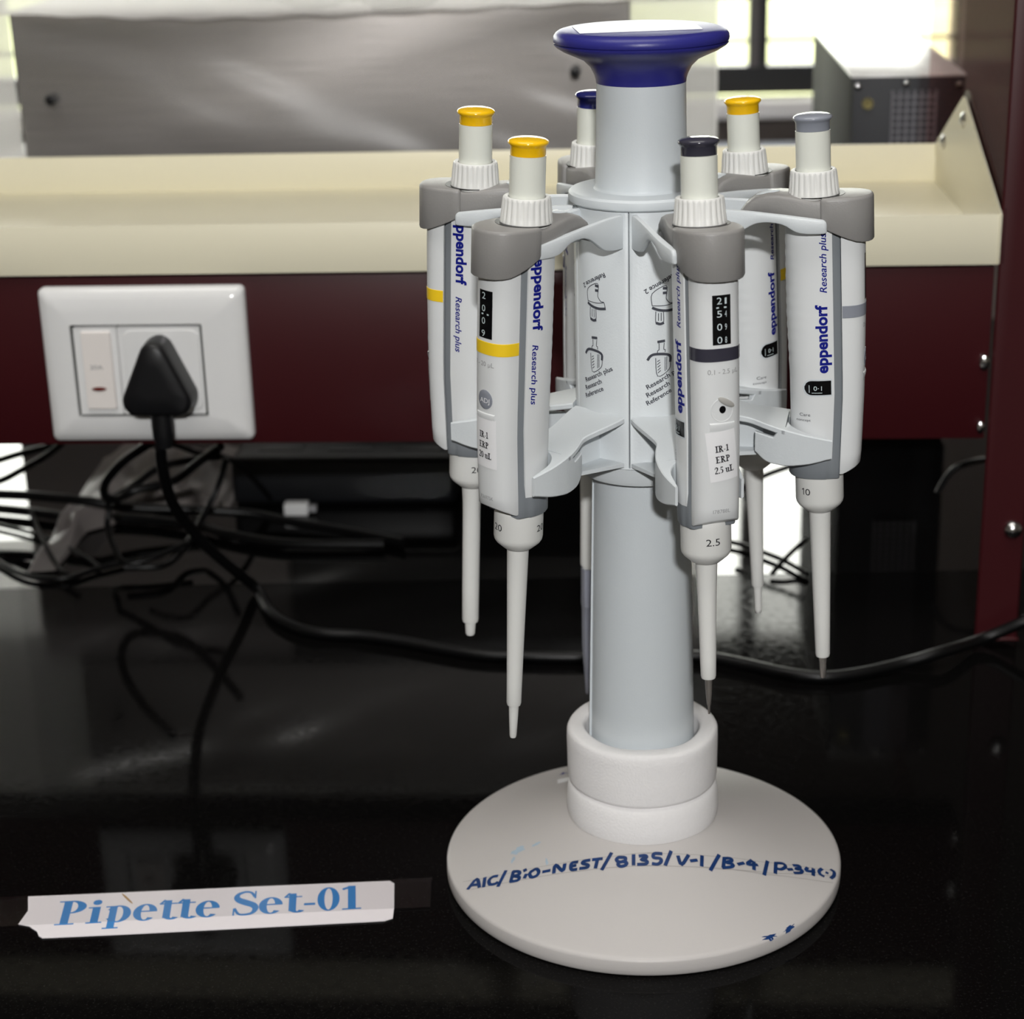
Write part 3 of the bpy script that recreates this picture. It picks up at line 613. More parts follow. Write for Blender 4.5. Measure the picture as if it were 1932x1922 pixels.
def make_pipette(key, name, label, P, t, az, end, shaft, nose, colour, band, bandname, opts):
    P = np.array(P); t = np.array(t); t = t/np.linalg.norm(t)
    z = -t; x = np.array([math.cos(R(az)), math.sin(R(az)), 0]); x = x-z*(x@z); x /= np.linalg.norm(x); y = np.cross(z, x)
    Lm = end
    o0 = P+t*Lm*1e-3
    root = thing(name, label, 'pipette', (0, 0, 0), 'pipettes hanging on the carousel stand')
    MW = Matrix.Identity(4)
    for i in range(3): MW[i][0] = x[i]; MW[i][1] = y[i]; MW[i][2] = z[i]; MW[i][3] = o0[i]
    root.matrix_world = MW
    def T(p): return (p[0]*1e-3, p[1]*1e-3, (Lm-p[2])*1e-3)         # p = (rho, tau, s) in mm
    def prt(g, nm, m, par=None, **k): return g.out(nm, m, par or root, T=T, **k)
    prt(G().lathe([(.3, -1.5), (3.4, -1.35), (5.4, -1.02), (6.4, -.6), (6.85, -.15), (6.95, .25), (6.8, .7), (6.3, 1.2), (6.02, 1.8), (5.98, 4.5), (5.6, 4.6)], 48), 'control_button', colour, ang=60)
    prt(G().lathe([(5.7, 4.5), (6.1, 4.65), (6.12, 5.2), (6.12, 19.6)], 48), 'push_rod', M_ROD)
    def rib(r, s, a):
        q = a*12/PI
        f = (abs(math.sin(q/1.0*.5*PI/1.57))**.6)
        k = float(np.interp(s, [18.4, 19.4, 25.5, 27.0], [0, 1, 1, .0])) if r > 7.6 else 0
        return r-k*.42*(1-abs(math.cos(12*a))**1.2)*1.0
    prt(G().lathe([(6.4, 19.6), (6.5, 18.4), (7.6, 18.15), (8.05, 18.5), (8.25, 19.3), (8.5, 21.5), (8.7, 24), (8.9, 25.8), (9.05, 27.0), (9.05, 27.9), (8.6, 28.1)], 240, rib), 'ribbed_collar', M_CONE, ang=55)
    prt(G().lathe([(8.2, 26.86), (9.7, 26.86), (9.7, 27.12), (8.2, 27.12)], 48, cx=1.3), 'collar_gap', M_RUB2)
    # grip cap: front block
    PL = [(2.7, 10.2), (2.95, 10.8), (3.6, 11.15), (6, 11.1), (9.5, 10.9), (12.5, 10.4), (15.2, 9.5), (17.6, 8.0), (19.4, 5.9), (20.5, 3.2), (20.9, 0)]
    PL = PL+[(a, -b) for a, b in PL[-2::-1]]
    def sb(r): return float(np.interp(r, [2.7, 4, 10, 15, 18, 21], [36.6, 37.8, 40.6, 42.7, 43.3, 43.5]))
    def ins(d): return [(2.7+d if i in (0, len(PL)-1) else a+(d*.6 if a < 4 else 0)-d*max(0, min(1, (a-9)/10)), b-d*(1 if b > 0 else -1 if b < 0 else 0)*min(1, abs(b)/9)) for i, (a, b) in enumerate(PL)]
    prt(G().loft([[(a, b, 27.0) for a, b in ins(.9)], [(a, b, 27.1) for a, b in ins(.55)], [(a, b, 27.5) for a, b in ins(.15)], [(a, b, 28.2) for a, b in PL], [(a, b, sb(a)-.5) for a, b in PL], [(a, b, sb(a)-.1) for a, b in ins(.2)], [(a, b, sb(a)) for a, b in ins(.7)]]), 'grip_cap', M_GREY, ang=50)
    # finger hook
    secs = []
    for r, a, b, w_ in ((3.6, 27.6, 38.6, 9.9), (0, 27.5, 38.0, 9.9), (-4, 27.1, 37.0, 9.6), (-8, 26.3, 35.8, 9.0), (-12, 25.7, 34.0, 8.0), (-16, 25.7, 32.6, 7.2), (-20, 26.7, 32.0, 6.6), (-23.5, 28.9, 33.2, 6.0), (-26, 32.0, 35.2, 5.2), (-27.6, 35.0, 36.8, 4.0), (-28, 36.3, 37.2, 3.0)):
        c = min(1.0, (b-a)*.3)
        tl = -(.25 if r < -20 else 0)
        secs.append([(r, -w_+c, b), (r, -w_, b-c), (r, -w_, a+c*1.3), (r, -w_+c*.4, a+c*.45), (r, -w_+c*1.4, a), (r, 0, a-.25*(r < -6)), (r, w_-c*1.4, a), (r, w_-c*.4, a+c*.45), (r, w_, a+c*1.3), (r, w_, b-c), (r, w_-c, b)])
    hk = prt(G().loft(secs), 'finger_hook', M_GREY, ang=50)
    g = G(); g.loft([[(-16.2+ex*math.cos(a_)*q, ey*math.sin(a_)*q, float(np.interp(-16.2+ex*math.cos(a_)*q, [-23.5, -20, -16, -12, -8], [28.9, 26.7, 25.7, 25.7, 26.3]))-.25-h_) for a_ in [2*PI*i/24 for i in range(24)]] for ex, ey, q, h_ in ((4.2, 2.6, 1, -.3), (4.2, 2.6, 1, .12), (4.2, 2.6, .9, .25), (4.2, 2.6, .4, .3))])
    prt(g, 'hook_insert', M_STAND, hk, ang=60)
    # body: grey core, white rear shell, white front cover
    ss = list(np.arange(34, 131, 1.1))+[130.6]
    def outline(s, e=0.0):
        re = [((a if a > 0 else a*kr(s))+sh(s)*(a > 4), b) for a, b in RE]; fr = [(8.9+sh(s)+(a-8.9)*kf(s), b) for a, b in FR]
        return re, fr
    secs = []
    for s in (34, 60, 90, 100, 106, 112, 118, 123, 127, 130, 130.6):
        re, fr = outline(s); half = [(a, b) for a, b in re[::-1]][1:]+[(8.7+sh(s), 8.2), (9.4+sh(s), 7.4)]
        k_ = .965 if s < 122.5 else 1.0
        if s > 130.2: k_ = .97
        half = [(a*k_ if a < 5 else a, b*k_-(.25 if s < 122.5 else 0)) for a, b in half]
        secs.append([(-10.6*kr(s)*k_, 0, s)]+[(a, b, s) for a, b in half]+[(a, -b, s) for a, b in half[::-1]])
    prt(G().loft(secs), 'core', M_CORE, ang=50)
    secs = []
    for s in [q for q in ss if q < 122.6]+[122.9]:
        re, fr = outline(s); secs.append([(a, b, s) for a, b in re]+[(a, -b, s) for a, b in re[-2::-1]])
    shell = prt(G().loft(secs), 'rear_shell', M_WHITE, ang=50)
    secs = []
    for s in (34, 50, 66, 80, 92, 100, 106, 112, 118, 122):
        re, fr = outline(s); secs.append([(a, b, s) for a, b in fr]+[(a, -b, s) for a, b in fr[-2::-1]])
    for q, d in ((.995, 0), (.97, .6)):
        re, fr = outline(128); L_ = [(a, b*q) for a, b in fr]+[(a, -b*q) for a, b in fr[-2::-1]]
        secs.append([(a-(.6 if q < .98 else 0)*(a-7)/10, b, 128.4+d*.9-max(0, a-9)*.42) for a, b in L_])
    cover = prt(G().loft(secs), 'front_cover', M_WHITE, ang=50)
    g = G(); secs = []
    for s, e in ((65.9, 0), (66.0, .14), (70.3, .14), (70.4, 0)):
        re, fr = outline(s); secs.append([(a+e*(a > 9), b+e*.8, s) for a, b in fr]+[(a+e*(a > 9), -b-e*.8, s) for a, b in fr[-2::-1]])
    g.loft(secs, cap=False); bo = prt(g, 'colour_band', band, ang=20); bo['label'] = bandname
    # lettering
    def sideR(rho_b, s0, sgn):
        def fn(px, py):
            rho = rho_b-py; s = s0-px if sgn < 0 else s0+px
            return T((rho, sgn*(side_tau(rho)+.09), s))
        return fn
    for sgn in (-1, 1):
        if sgn < 0: e0, m0 = 90.2, 60.7
        else: e0, m0 = 37.5, 67.4
        v, f = fit('eppendorf', 0, 0, 25.2, 4.15, 0, .036); lettering('brand_lettering', [(v, f)], sideR(4.3, e0, sgn), M_INK, shell, sub=1.0)
        v, f = fit('Research plus', 0, 0, 21.4, 2.5, .22, .014); lettering('model_lettering', [(v, f)], sideR(4.4, m0, sgn), M_INK, shell, sub=1.0)
    g = G()                                                          # side counter window
    xs = np.linspace(-4.2, 5.4, 15); v = []
    for q in xs:
        hh = 2.65*math.sqrt(max(.02, 1-((min(q, -1.6)+1.6)/2.65)**2))
        v += [(q, -(side_tau(q)+.1), 95.65-hh), (q, -(side_tau(q)+.1), 95.65+hh)]
    g.add(v, [(2*i, 2*i+1, 2*i+3, 2*i+2) for i in range(14)])
    g2 = G(); v = []
    for q in np.linspace(-4.9, 5.7, 17):
        hh = 3.25*math.sqrt(max(.02, 1-((min(q, -1.6)+1.6)/3.3)**2))
        v += [(q, -(side_tau(q)+.05), 95.65-hh), (q, -(side_tau(q)+.05), 95.65+hh)]
    g2.add(v, [(2*i, 2*i+1, 2*i+3, 2*i+2) for i in range(16)]); prt(g2, 'counter_bezel', M_STAND, shell, smooth=False)
    wn = prt(g, 'counter_window', M_BLK, shell if False else None, smooth=False)
    lettering('lettering', [fit('0·1', -.9, -96.6, 3.0, 1.7), bar(-2.6, -2.35, -97.4, -94.6), bar(-1.6, 2.2, -97.6, -97.4)], lambda a_, b_: T((a_, -(side_tau(a_)+.17), -b_)), M_DIGIT, wn, sub=.8)
    lettering('care_lettering', [fit('Care', -6.2, -106.4, 3.9, 1.2), fit('concept', -7.4, -108.3, 5.2, .95)], lambda a_, b_: T((a_, -(side_tau(a_)+.1), -b_)), M_DPRINT, shell)
    def ff(e): return lambda a_, b_: T((*front_pt(a_, -b_, e), -b_))
    # volume display on the front
    g = G(); n_ = 6
    v = []; f = []
    for j, s in enumerate((48.1, 64.7)):
        for i in range(n_+1): q = -3.2+6.4*i/n_; v.append((*front_pt(q, s, .06), s))
    f = [(i, i+1, n_+2+i, n_+1+i) for i in range(n_)]
    g.add(v, f); dsp = prt(g, 'volume_display', M_BLK, smooth=False)
    dg = opts.get('digits')
    if dg:
        it = []
        for i, ch in enumerate(dg):
            if ch: it.append(fit(ch, -1.7, -(51.1+i*4.35), 1.75, 2.35))
        it.append(bar(-1.9, 1.7, -(opts['bar']+.5), -opts['bar']))
        for i, ch in enumerate(opts.get('side', '')):
            if ch != ' ': it.append(fit(ch, 1.05, -(51.1+i*4.35), .7, 2.2))
        lettering('digit', it, ff(.12), M_DIGIT, dsp)
    if opts.get('range'): lettering('range_lettering', [fit(opts['range'], opts.get('rx', -4.6), -74.6, opts.get('rw', 9), 1.7)], ff(.08), M_GPRINT, cover, sub=1.5)
    if opts.get('adj'):
        g = G(); g.loft([[(*front_pt(q*3.45*math.cos(a_), 86.5+q*3.45*math.sin(a_), e_), 86.5+q*3.45*math.sin(a_)) for a_ in [2*PI*i/32 for i in range(32)]] for q, e_ in ((1, -.1), (1, .12), (.94, .2), (.5, .22), (.05, .22))])
        ad = prt(g, 'adjust_button', M_MGREY, ang=60)
        lettering('lettering', [fit('ADJ', -2.3, -87.6, 4.7, 1.75)], lambda a_, b_: T((front_pt(a_, -b_, .3)[0], a_, -b_)), M_PAPER, ad)
    else:
        g = G(); g.loft([[(*front_pt(q*4.0*math.cos(a_), 87+q*4.0*math.sin(a_), e_), 87+q*4.0*math.sin(a_)) for a_ in [2*PI*i/32 for i in range(32)]] for q, e_ in ((1.04, -.05), (1.02, .12), (.96, .12), (.94, .03), (.3, .03))])
        ad = prt(g, 'adjust_opening', M_WHITE, ang=30)
        g = G(); g.loft([[(*front_pt(q*1.15*math.cos(a_), 86.8+q*1.3*math.sin(a_), e_), 86.8+q*1.3*math.sin(a_)) for a_ in [2*PI*i/20 for i in range(20)]] for q, e_ in ((1, .0), (1, .1), (.5, .1))])
        prt(g, 'hole', M_BLK, ad, smooth=False)
        g = G(); g.loft([[(*front_pt(1.4+q*(3.4*math.cos(a_)*.86-1.1*math.sin(a_)*.5), 84.4+q*(3.4*math.cos(a_)*.5+1.1*math.sin(a_)*.86), e_), 84.4+q*(3.4*math.cos(a_)*.5+1.1*math.sin(a_)*.86)) for a_ in [2*PI*i/24 for i in range(24)]] for q, e_ in ((1, 0), (1, .35), (.8, .55), (.3, .6))])
        prt(g, 'flap', M_GPRINT2, ad)
    if opts.get('grip') is not None:
        g = G(); g.loft([[(*front_pt(-4.4+8.8*i/8, s, e_), s) for i in range(9)] for s, e_ in ((91.3, .0), (91.6, .35), (92.2, .45), (94.2, .02))], cap=False, closed=False)
        prt(g, 'thumb_ridge', M_WHITE)
    st = opts.get('sticker')
    if st is not None:
        w0, w1, s0, s1, ro = st[1]
        cx, cy = (w0+w1)/2, (s0+s1)/2
        def rot2(a_, b_): return (cx+(a_-cx)*math.cos(ro)-(b_-cy)*math.sin(ro), cy+(a_-cx)*math.sin(ro)+(b_-cy)*math.cos(ro))
        g = G(); v = []; f = []; n_ = 8
        for j in range(5):
            for i in range(n_+1):
                a_, b_ = rot2(w0+(w1-w0)*i/n_, s0+(s1-s0)*j/4); v.append((*front_pt(a_, b_, .16), b_))
        for j in range(4): f += [(j*(n_+1)+i, j*(n_+1)+i+1, (j+1)*(n_+1)+i+1, (j+1)*(n_+1)+i) for i in range(n_)]
        g.add(v, f); so = prt(g, 'paper_sticker', M_PAPER, ang=60)
        if st[0]:
            it = []
            for i, (tx, xx, ww) in enumerate(st[0]): it += serif_text(tx, w0+xx, -(s0+7.2+i*3.75), 2.35, ww, hair=.12)
            lettering('lettering', it, None, M_KPRINT, so, lift=lambda a_, b_, e_: ff(.24+e_*1e3)(*[(q0, -q1) for q0, q1 in [rot2(a_, -b_)]][0]))
    if opts.get('serial'): lettering('serial_lettering', [fit(opts['serial'], -3.2, -123.4, 6.2, 1.35)], ff(.08), M_GPRINT, cover)
    # lower part
    cone = prt(G().lathe([(7.5, 126.5), (8.75, 128.5), (8.85, 132), (8.85, 140.4), (8.6, 141.6), (7.9, 142.7), (6.2, 144.2), (4.9, 145.3), (4.3, 145.6)], 64), 'lower_cone', M_CONE, ang=60)
    for a_ in opts['cone'][1]:
        tx = opts['cone'][0]; wd = opts['cone'][2]
        num = [fit(tx, -wd/2, -137.2, wd, 2.6)]
        if tx[0] == '1':
            num = [bar(-wd/2+.62, -wd/2+.98, -137.2, -134.6), ribbon([(-wd/2, -135.25), (-wd/2+.45, -135.05), (-wd/2+.75, -134.72)], .3, False), fit(tx[1:], -wd/2+1.6, -137.2, wd-1.6, 2.6)]
        lettering('volume_number', num, lambda q, b_, a_=a_: T((8.93*math.cos(R(a_)+q/8.9), 8.93*math.sin(R(a_)+q/8.9), -b_)), M_KPRINT, cone)
    prt(G().lathe(shaft, 40), 'ejector_sleeve', M_CONE, ang=60)
    prt(G().lathe(nose[1], 32), 'tip_nose', nose[0], ang=60)
    return root
AX = {'FL': ((-0.03990, -0.04620, 0.30345), (-0.0480, 0.0120, -0.9987)),
      'L': ((-0.05910, 0.01510, 0.30500), (-0.0434, 0.0317, -0.9986)),
      'B': ((-0.01537, 0.05934, 0.30386), (-0.0190, 0.0415, -0.9990)),
      'BR': ((0.04025, 0.04230, 0.30270), (0.0473, -0.0070, -0.9988)),
      'R': ((0.05926, -0.01010, 0.30386), (0.0462, -0.0154, -0.9988)),
      'F': ((0.01581, -0.05576, 0.30386), (0.0237, -0.0463, -0.9986))}

w20 = [(4.0, 145.2), (3.95, 146), (3.3, 176), (2.85, 200), (2.75, 207.4), (2.5, 208.4), (1.2, 208.5)]
sn = [(1.9, 207.5), (1.87, 209), (1.65, 214), (1.3, 221.2), (1.05, 222), (.4, 222.1)]
make_pipette('FL', 'pipette', 'yellow topped pipette, front left, sticker reading 20 uL', *AX['FL'], -137, 222.1, w20, (M_CONE, sn), M_YEL, M_YELB, 'yellow band',
    dict(digits='200\0'.replace('\0', '9'), bar=56.1, range='2 - 20 µL', rx=-5.6, rw=9.6, adj=1, grip=1, serial='R36975K', cone=('20', (-8, 108), 4.2),
         sticker=([('IR-1', 2.2, 4.6), ('ERP', 1.9, 4.9), ('20 uL', 1.6, 6.4)], (-5.0, 4.9, 93.3, 111.4, 0))))
make_pipette('L', 'pipette', 'yellow topped pipette, far left of the stand', *AX['L'], 166, 210.4, [(4.05, 145.2), (3.95, 146), (3.6, 152), (3.5, 156), (3.4, 190), (3.35, 203.2), (3.1, 204.2), (1.5, 204.3)],
    (M_CONE, [(2.2, 203.5), (2.2, 205), (1.95, 209.6), (1.6, 210.3), (.5, 210.4)]), M_YEL, M_YELB, 'yellow band', dict(adj=1, grip=1, cone=('200', (124,), 6.2), sticker=(None, (-4.8, 4.8, 95, 111, 0))))
make_pipette('F', 'pipette', 'charcoal topped pipette, front right, sticker reading 2.5 uL', *AX['F'], -73, 203.7, [(4.0, 145.2), (3.9, 146), (3.4, 158), (3.1, 170), (2.9, 182), (2.75, 188.6), (2.5, 189.5), (1.1, 189.6)],
    (M_STEEL, [(1.35, 188.9), (1.33, 190.5), (1.1, 196), (.75, 199.5), (.5, 200.5), (.46, 203.4), (.2, 203.6)]), M_DARK, M_DARK, 'charcoal band',
    dict(digits='2500', side='1498', bar=52.0, range='0.1 - 2.5 µL', rx=-4.9, rw=10.8, grip=1, serial='I78788L', cone=('2.5', (-5,), 5.0),
         sticker=([('IR-1', 2.6, 4.9), ('ERP', 2.4, 5.2), ('2.5 uL', 1.7, 6.9)], (-5.0, 5.2, 94.2, 111.7, -.10))))
make_pipette('R', 'pipette', 'grey topped pipette at the far right, marked 10', *AX['R'], -11, 214.6, [(4.05, 145.2), (4.0, 146), (3.6, 165), (3.1, 188), (2.75, 204.2), (2.5, 205.2), (1.1, 205.3)],
    (M_STEEL, [(1.5, 204.5), (1.45, 207), (1.25, 208.6), (1.32, 209), (1.1, 214), (.6, 214.5)]), M_MGREY, M_MGREY, 'grey band', dict(range='0.5 - 10 µL', adj=1, grip=1, cone=('10', (-121,), 3.6)))
make_pipette('BR', 'pipette', 'yellow topped pipette at the back right, behind the column', *AX['BR'], 45, 209.2, [(3.9, 145.2), (3.8, 146), (3.2, 165), (2.7, 185), (2.45, 196), (2.2, 196.9), (1.1, 197)],
    (M_CONE, [(1.75, 196.2), (1.7, 198), (1.5, 207), (1.2, 208.8), (.4, 209.1)]), M_YEL, M_YELB, 'yellow band', dict(adj=1, grip=1, cone=('10', (-120,), 3.6)))
make_pipette('B', 'pipette', 'navy topped pipette mostly hidden behind the white column', *AX['B'], 106, 217.5, [(4.3, 145.2), (4.2, 146), (3.8, 158), (3.55, 175), (3.5, 197), (3.3, 198), (2.0, 198.1)],
    (M_CONE, [(2.6, 197.5), (2.6, 203), (2.4, 216), (2.0, 217.3), (.5, 217.5)]), M_NAVY, M_NAVY, 'navy band', dict(adj=1, grip=1, cone=('1000', (-150,), 8.0)))
# clear pipette tip pushed onto the hidden pipette's nose
P, t = np.array(AX['B'][0]), np.array(AX['B'][1]); t = t/np.linalg.norm(t)
z = -t; x = np.array([1, 0, 0]); x = x-z*(x@z); x /= np.linalg.norm(x); y = np.cross(z, x)
def TT(p): return tuple(P+x*p[0]*1e-3+y*p[1]*1e-3+t*p[2]*1e-3)
g = G().lathe([(2.85, 199.2), (3.15, 199.3), (3.2, 203), (3.12, 204), (3.18, 206), (3.1, 208), (3.12, 216), (2.75, 217.6), (2.7, 222), (2.45, 236), (1.6, 247), (.75, 258.8), (.45, 259.6), (.25, 259.6), (.5, 258), (1.3, 247), (2.15, 236), (2.4, 222), (2.7, 214), (2.8, 199.2)], 36)
tag(g.out('pipette_tip', M_TIP, T=TT, ang=50), 'clear tapered plastic tip on the pipette hidden behind the column', 'pipette tip')

# ---------------------------------------------------------------- taped paper label on the bench
lab = thing('bench_label', 'white paper label reading Pipette Set-01 taped to the bench', 'label', (-.17, -.027, 0))
Linv = Matrix.Translation((.17, .027, 0))
def lp(g, nm, m, T=None, **k):
    o = g.out(nm, m, T=T, **k); o.parent = lab; o.matrix_parent_inverse = Linv; return o
poly = [(-.2487, -.0174), (-.2460, -.0281), (-.2474, -.0377), (-.2428, -.0392), (-.2408, -.0412), (-.2388, -.0430), (-.2373, -.0462), (-.2355, -.0478), (-.20, -.0458), (-.15, -.0425), (-.1030, -.0393), (-.0998, -.0375), (-.0998, -.030), (-.1010, -.0118), (-.1030, -.0098), (-.16, -.0127), (-.21, -.0155)]
lp(G().prism(poly, .0002, .0006), 'paper', M_PAPER2, smooth=False)
e0 = np.array([-.2330, -.0392]); e1 = np.array([-.1120, -.0305]); ex = (e1-e0)/np.linalg.norm(e1-e0); ey = np.array([-ex[1], ex[0]])
def onl(px, py, e=0):
    q = e0+ex*px*1e-3+ey*py*1e-3; return (q[0], q[1], .00064+e)
o = lettering('lettering', serif_text('Pipette Set-01', 0, 0, 17.6, 121.5, shear=-.02), None, M_LBLUE, lab, lift=onl); o.matrix_parent_inverse = Linv
g = G(); g.prism([(-.2640, -.0180), (-.0860, -.0082), (-.0855, -.0300), (-.2638, -.0400)], .00072, .00078)
lp(g, 'clear_tape', clear('clear_tape_film', (.97, .97, .97), .12, .15), smooth=False)
g = G(); g.loft([[(-.2078+.0030*math.cos(a)*s-.0004*math.sin(a)*s, -.0205-.0038*math.cos(a)*s+.0012*math.sin(a)*s, zz) for a in [2*PI*i/12 for i in range(12)]] for s, zz in ((1, .0008), (.8, .001))])
lp(g, 'brown_scrap', mat('brown_tear', (168, 136, 92), .7, .2, noise=.3, nscale=900), smooth=False)

# ---------------------------------------------------------------- cables
CB = {}
CB['plug']=[(-0.2301,0.2238,0.1112),(-0.2314,0.2299,0.0993),(-0.2320,0.2460,0.0764),(-0.2282,0.2598,0.0579),(-0.2194,0.2734,0.0374),(-0.2084,0.2869,0.0184),(-0.1996,0.2985,0.0008),(-0.1877,0.2659,0.0026),(-0.1754,0.2474,0.0026),(-0.1585,0.2354,0.0026),(-0.1357,0.2310,0.0026),(-0.1128,0.2225,0.0026),(-0.0930,0.2129,0.0026),(-0.0736,0.2048,0.0026),(-0.0519,0.2013,0.0026),(-0.0250,0.1988,0.0026),(0.0074,0.1993,0.0026),(0.0395,0.1973,0.0026),(0.0600,0.1881,0.0026),(0.0797,0.1760,0.0026),(0.0972,0.1703,0.0026),(0.1160,0.1738,0.0026),(0.1384,0.1823,0.0040),(0.1602,0.1872,0.0080),(0.1832,0.2071,0.0051),(0.2043,0.2061,0.0153),(0.2241,0.2052,0.0261)]
CB['c1']=[(-0.2530,0.2990,0.0891),(-0.2701,0.3098,0.0759),(-0.2829,0.3203,0.0612),(-0.2873,0.3306,0.0497),(-0.2839,0.3404,0.0432),(-0.2746,0.3500,0.0449),(-0.2517,0.3490,0.0506),(-0.2319,0.3380,0.0667),(-0.2184,0.3274,0.0779)]
CB['c2']=[(-0.2935,0.3609,0.0349),(-0.2766,0.3601,0.0449),(-0.2610,0.3594,0.0554),(-0.2414,0.3585,0.0600),(-0.2244,0.3577,0.0623)]
CB['c3']=[(-0.4116,0.4248,0.0200),(-0.3741,0.4190,0.0200),(-0.3490,0.4140,0.0200),(-0.3170,0.4035,0.0200),(-0.2881,0.4036,0.0150),(-0.2536,0.4064,0.0120),(-0.2188,0.4085,0.0080),(-0.1946,0.4017,0.0050),(-0.1579,0.3858,0.0040),(-0.1218,0.3646,0.0040)]
CB['c4']=[(-0.4206,0.4485,0.0040),(-0.3808,0.4373,0.0040),(-0.3610,0.4309,0.0040),(-0.3345,0.4207,0.0040),(-0.3038,0.4173,0.0040),(-0.2724,0.4087,0.0040),(-0.2468,0.3973,0.0040),(-0.2271,0.3830,0.0040),(-0.1903,0.3666,0.0040),(-0.1330,0.3620,0.0040)]
CB['c5']=[(-0.2840,0.4005,0.0517),(-0.2731,0.4000,0.0559),(-0.2602,0.3994,0.0564),(-0.2475,0.4088,0.0476),(-0.2354,0.4183,0.0423),(-0.2257,0.4279,0.0327),(-0.2163,0.4374,0.0165),(-0.2092,0.4471,-0.0025),(-0.2060,0.4570,-0.0094)]
CB['c6']=[(-0.2265,0.3879,0.0511),(-0.2338,0.3882,0.0317),(-0.2414,0.3785,0.0183),(-0.2447,0.3687,0.0135),(-0.2497,0.3489,0.0079),(-0.2564,0.3241,0.0082),(-0.2775,0.3201,0.0091)]
CB['c7']=[(-0.2935,0.3609,0.0354),(-0.2936,0.3609,0.0283),(-0.2939,0.3559,0.0205),(-0.2870,0.3406,0.0119),(-0.2786,0.3302,0.0075),(-0.2638,0.3345,0.0090),(-0.2459,0.3487,0.0127)]
CB['c8']=[(-0.3900,0.3836,0.0022),(-0.3575,0.3489,0.0022),(-0.3417,0.3316,0.0022),(-0.3286,0.3236,0.0022),(-0.3118,0.3228,0.0022),(-0.2980,0.3354,0.0022),(-0.2785,0.3495,0.0022)]
CB['c9']=[(-0.3518,0.4036,0.0138),(-0.3341,0.3627,0.0091),(-0.3229,0.3422,0.0036),(-0.3146,0.3298,0.0024),(-0.3050,0.3264,0.0018)]
CB['c10']=[(-0.3955,0.4238,0.0022),(-0.3744,0.4124,0.0022),(-0.3517,0.3978,0.0022),(-0.3311,0.3804,0.0022),(-0.3078,0.3540,0.0022),(-0.2964,0.3383,0.0022)]
CB['c11']=[(-0.4048,0.4460,0.0264),(-0.3793,0.4448,0.0339),(-0.3666,0.4443,0.0377),(-0.3477,0.4434,0.0426),(-0.3374,0.4429,0.0476)]
CB['c12']=[(-0.3999,0.4258,0.0194),(-0.3748,0.4246,0.0269),(-0.3619,0.4240,0.0331),(-0.3440,0.4232,0.0430),(-0.3322,0.4227,0.0516)]
CB['d1']=[(0.0642,0.3616,0.0025),(0.0721,0.3577,0.0025),(0.0815,0.3492,0.0025),(0.0886,0.3404,0.0025),(0.0982,0.3275,0.0025),(0.1085,0.3069,0.0025)]
CB['d2']=[(0.0764,0.3841,0.0250),(0.0923,0.3834,0.0344),(0.1072,0.3827,0.0403),(0.1174,0.3822,0.0447)]
CB['d3']=[(0.0890,0.3085,0.0023),(0.0969,0.3181,0.0068),(0.1051,0.3278,0.0103),(0.1116,0.3325,0.0138)]
CB['d4']=[(0.1879,0.3490,0.0340),(0.1934,0.3488,0.0447),(0.1991,0.3485,0.0500),(0.2117,0.3479,0.0537),(0.2227,0.3474,0.0531)]
def cable(pts, r, name=None, label=None, group=None):
    q = [(a, b, max(c_, r+.0002)) for a, b, c_ in pts]
    g = G().tube(q, r, 10, 8)
    return tag(g.out(name or 'power_cable', M_RUB2, ang=60), label, 'cable', group)
o = G().tube([(a, b, max(c_, .0032)) for a, b, c_ in CB['plug']], .0030, 14, 10).out('cord', M_RUB2, ang=60)
o.parent = plug; o.matrix_parent_inverse = Matrix.Translation(-plug.location)
GR = 'black cables tangled under the rack'
cable(CB['c1'], .0026, label='thick black cable looping high under the socket', group=GR)
cable(CB['c2'], .0022, label='black cable slanting up to the right inside the loop under the socket', group=GR)
cable(CB['c3'], .0030, label='upper of two thick black cables running across under the rack', group=GR)
cable(CB['c4'], .0030, label='lower of two thick black cables running across under the rack', group=GR)
cable(CB['c5'], .0018, label='thin black cable arching over to the white connector', group=GR)
cable(CB['c6'], .0020, label='black cable dropping from the arch right of the plug cord', group=GR)
cable(CB['c7'], .0018, label='thin black cable hanging in a deep loop left of the plug cord', group=GR)
cable(CB['c8'], .0016, label='thin black cable lying closest to the slab joint at far left', group=GR)
cable(CB['c9'], .0014, label='thin black cable dropping steeply to the bench at far left', group=GR)
cable(CB['c10'], .0014, label='thin black cable slanting down to the right at far left', group=GR)
cable(CB['c11'], .0022, label='topmost black cable crossing the bright gap at far left', group=GR)
cable(CB['c12'], .0022, label='second black cable crossing the bright gap at far left', group=GR)
G2 = 'black cables behind the right pipettes'
cable(CB['d1'], .0016, label='thin black cable lying on the bench behind the right pipettes', group=G2)
cable(CB['d2'], .0017, label='black cable rising to the right below the back right holder', group=G2)
cable(CB['d3'], .0015, label='short black cable crossing another behind the grey topped pipette', group=G2)
cable(CB['d4'], .0018, label='black cable curving beside the maroon post', group=G2)
ad = thing('reflection_box', 'black box added mostly for a dark bench reflection, under the rack left of the pipettes', 'reflection box', K((-.36, .235, 0)))  # added box, mostly in place of a dark reflection in the bench
def adp(g, nm, m, **k):
    o = g.out(nm, m, T=K, **k); o.parent = ad; o.matrix_parent_inverse = Matrix.Translation(-ad.location); return o
adp(G().box(-.428, -.285, .206, .262, .0002, .032), 'housing', M_BLKBOX, bevel=.005, seg=3)
for i in range(3): adp(G().box(-.412+i*.044, -.384+i*.044, .220, .248, .0315, .0326), 'added_outlet', M_RUB, bevel=.0004)
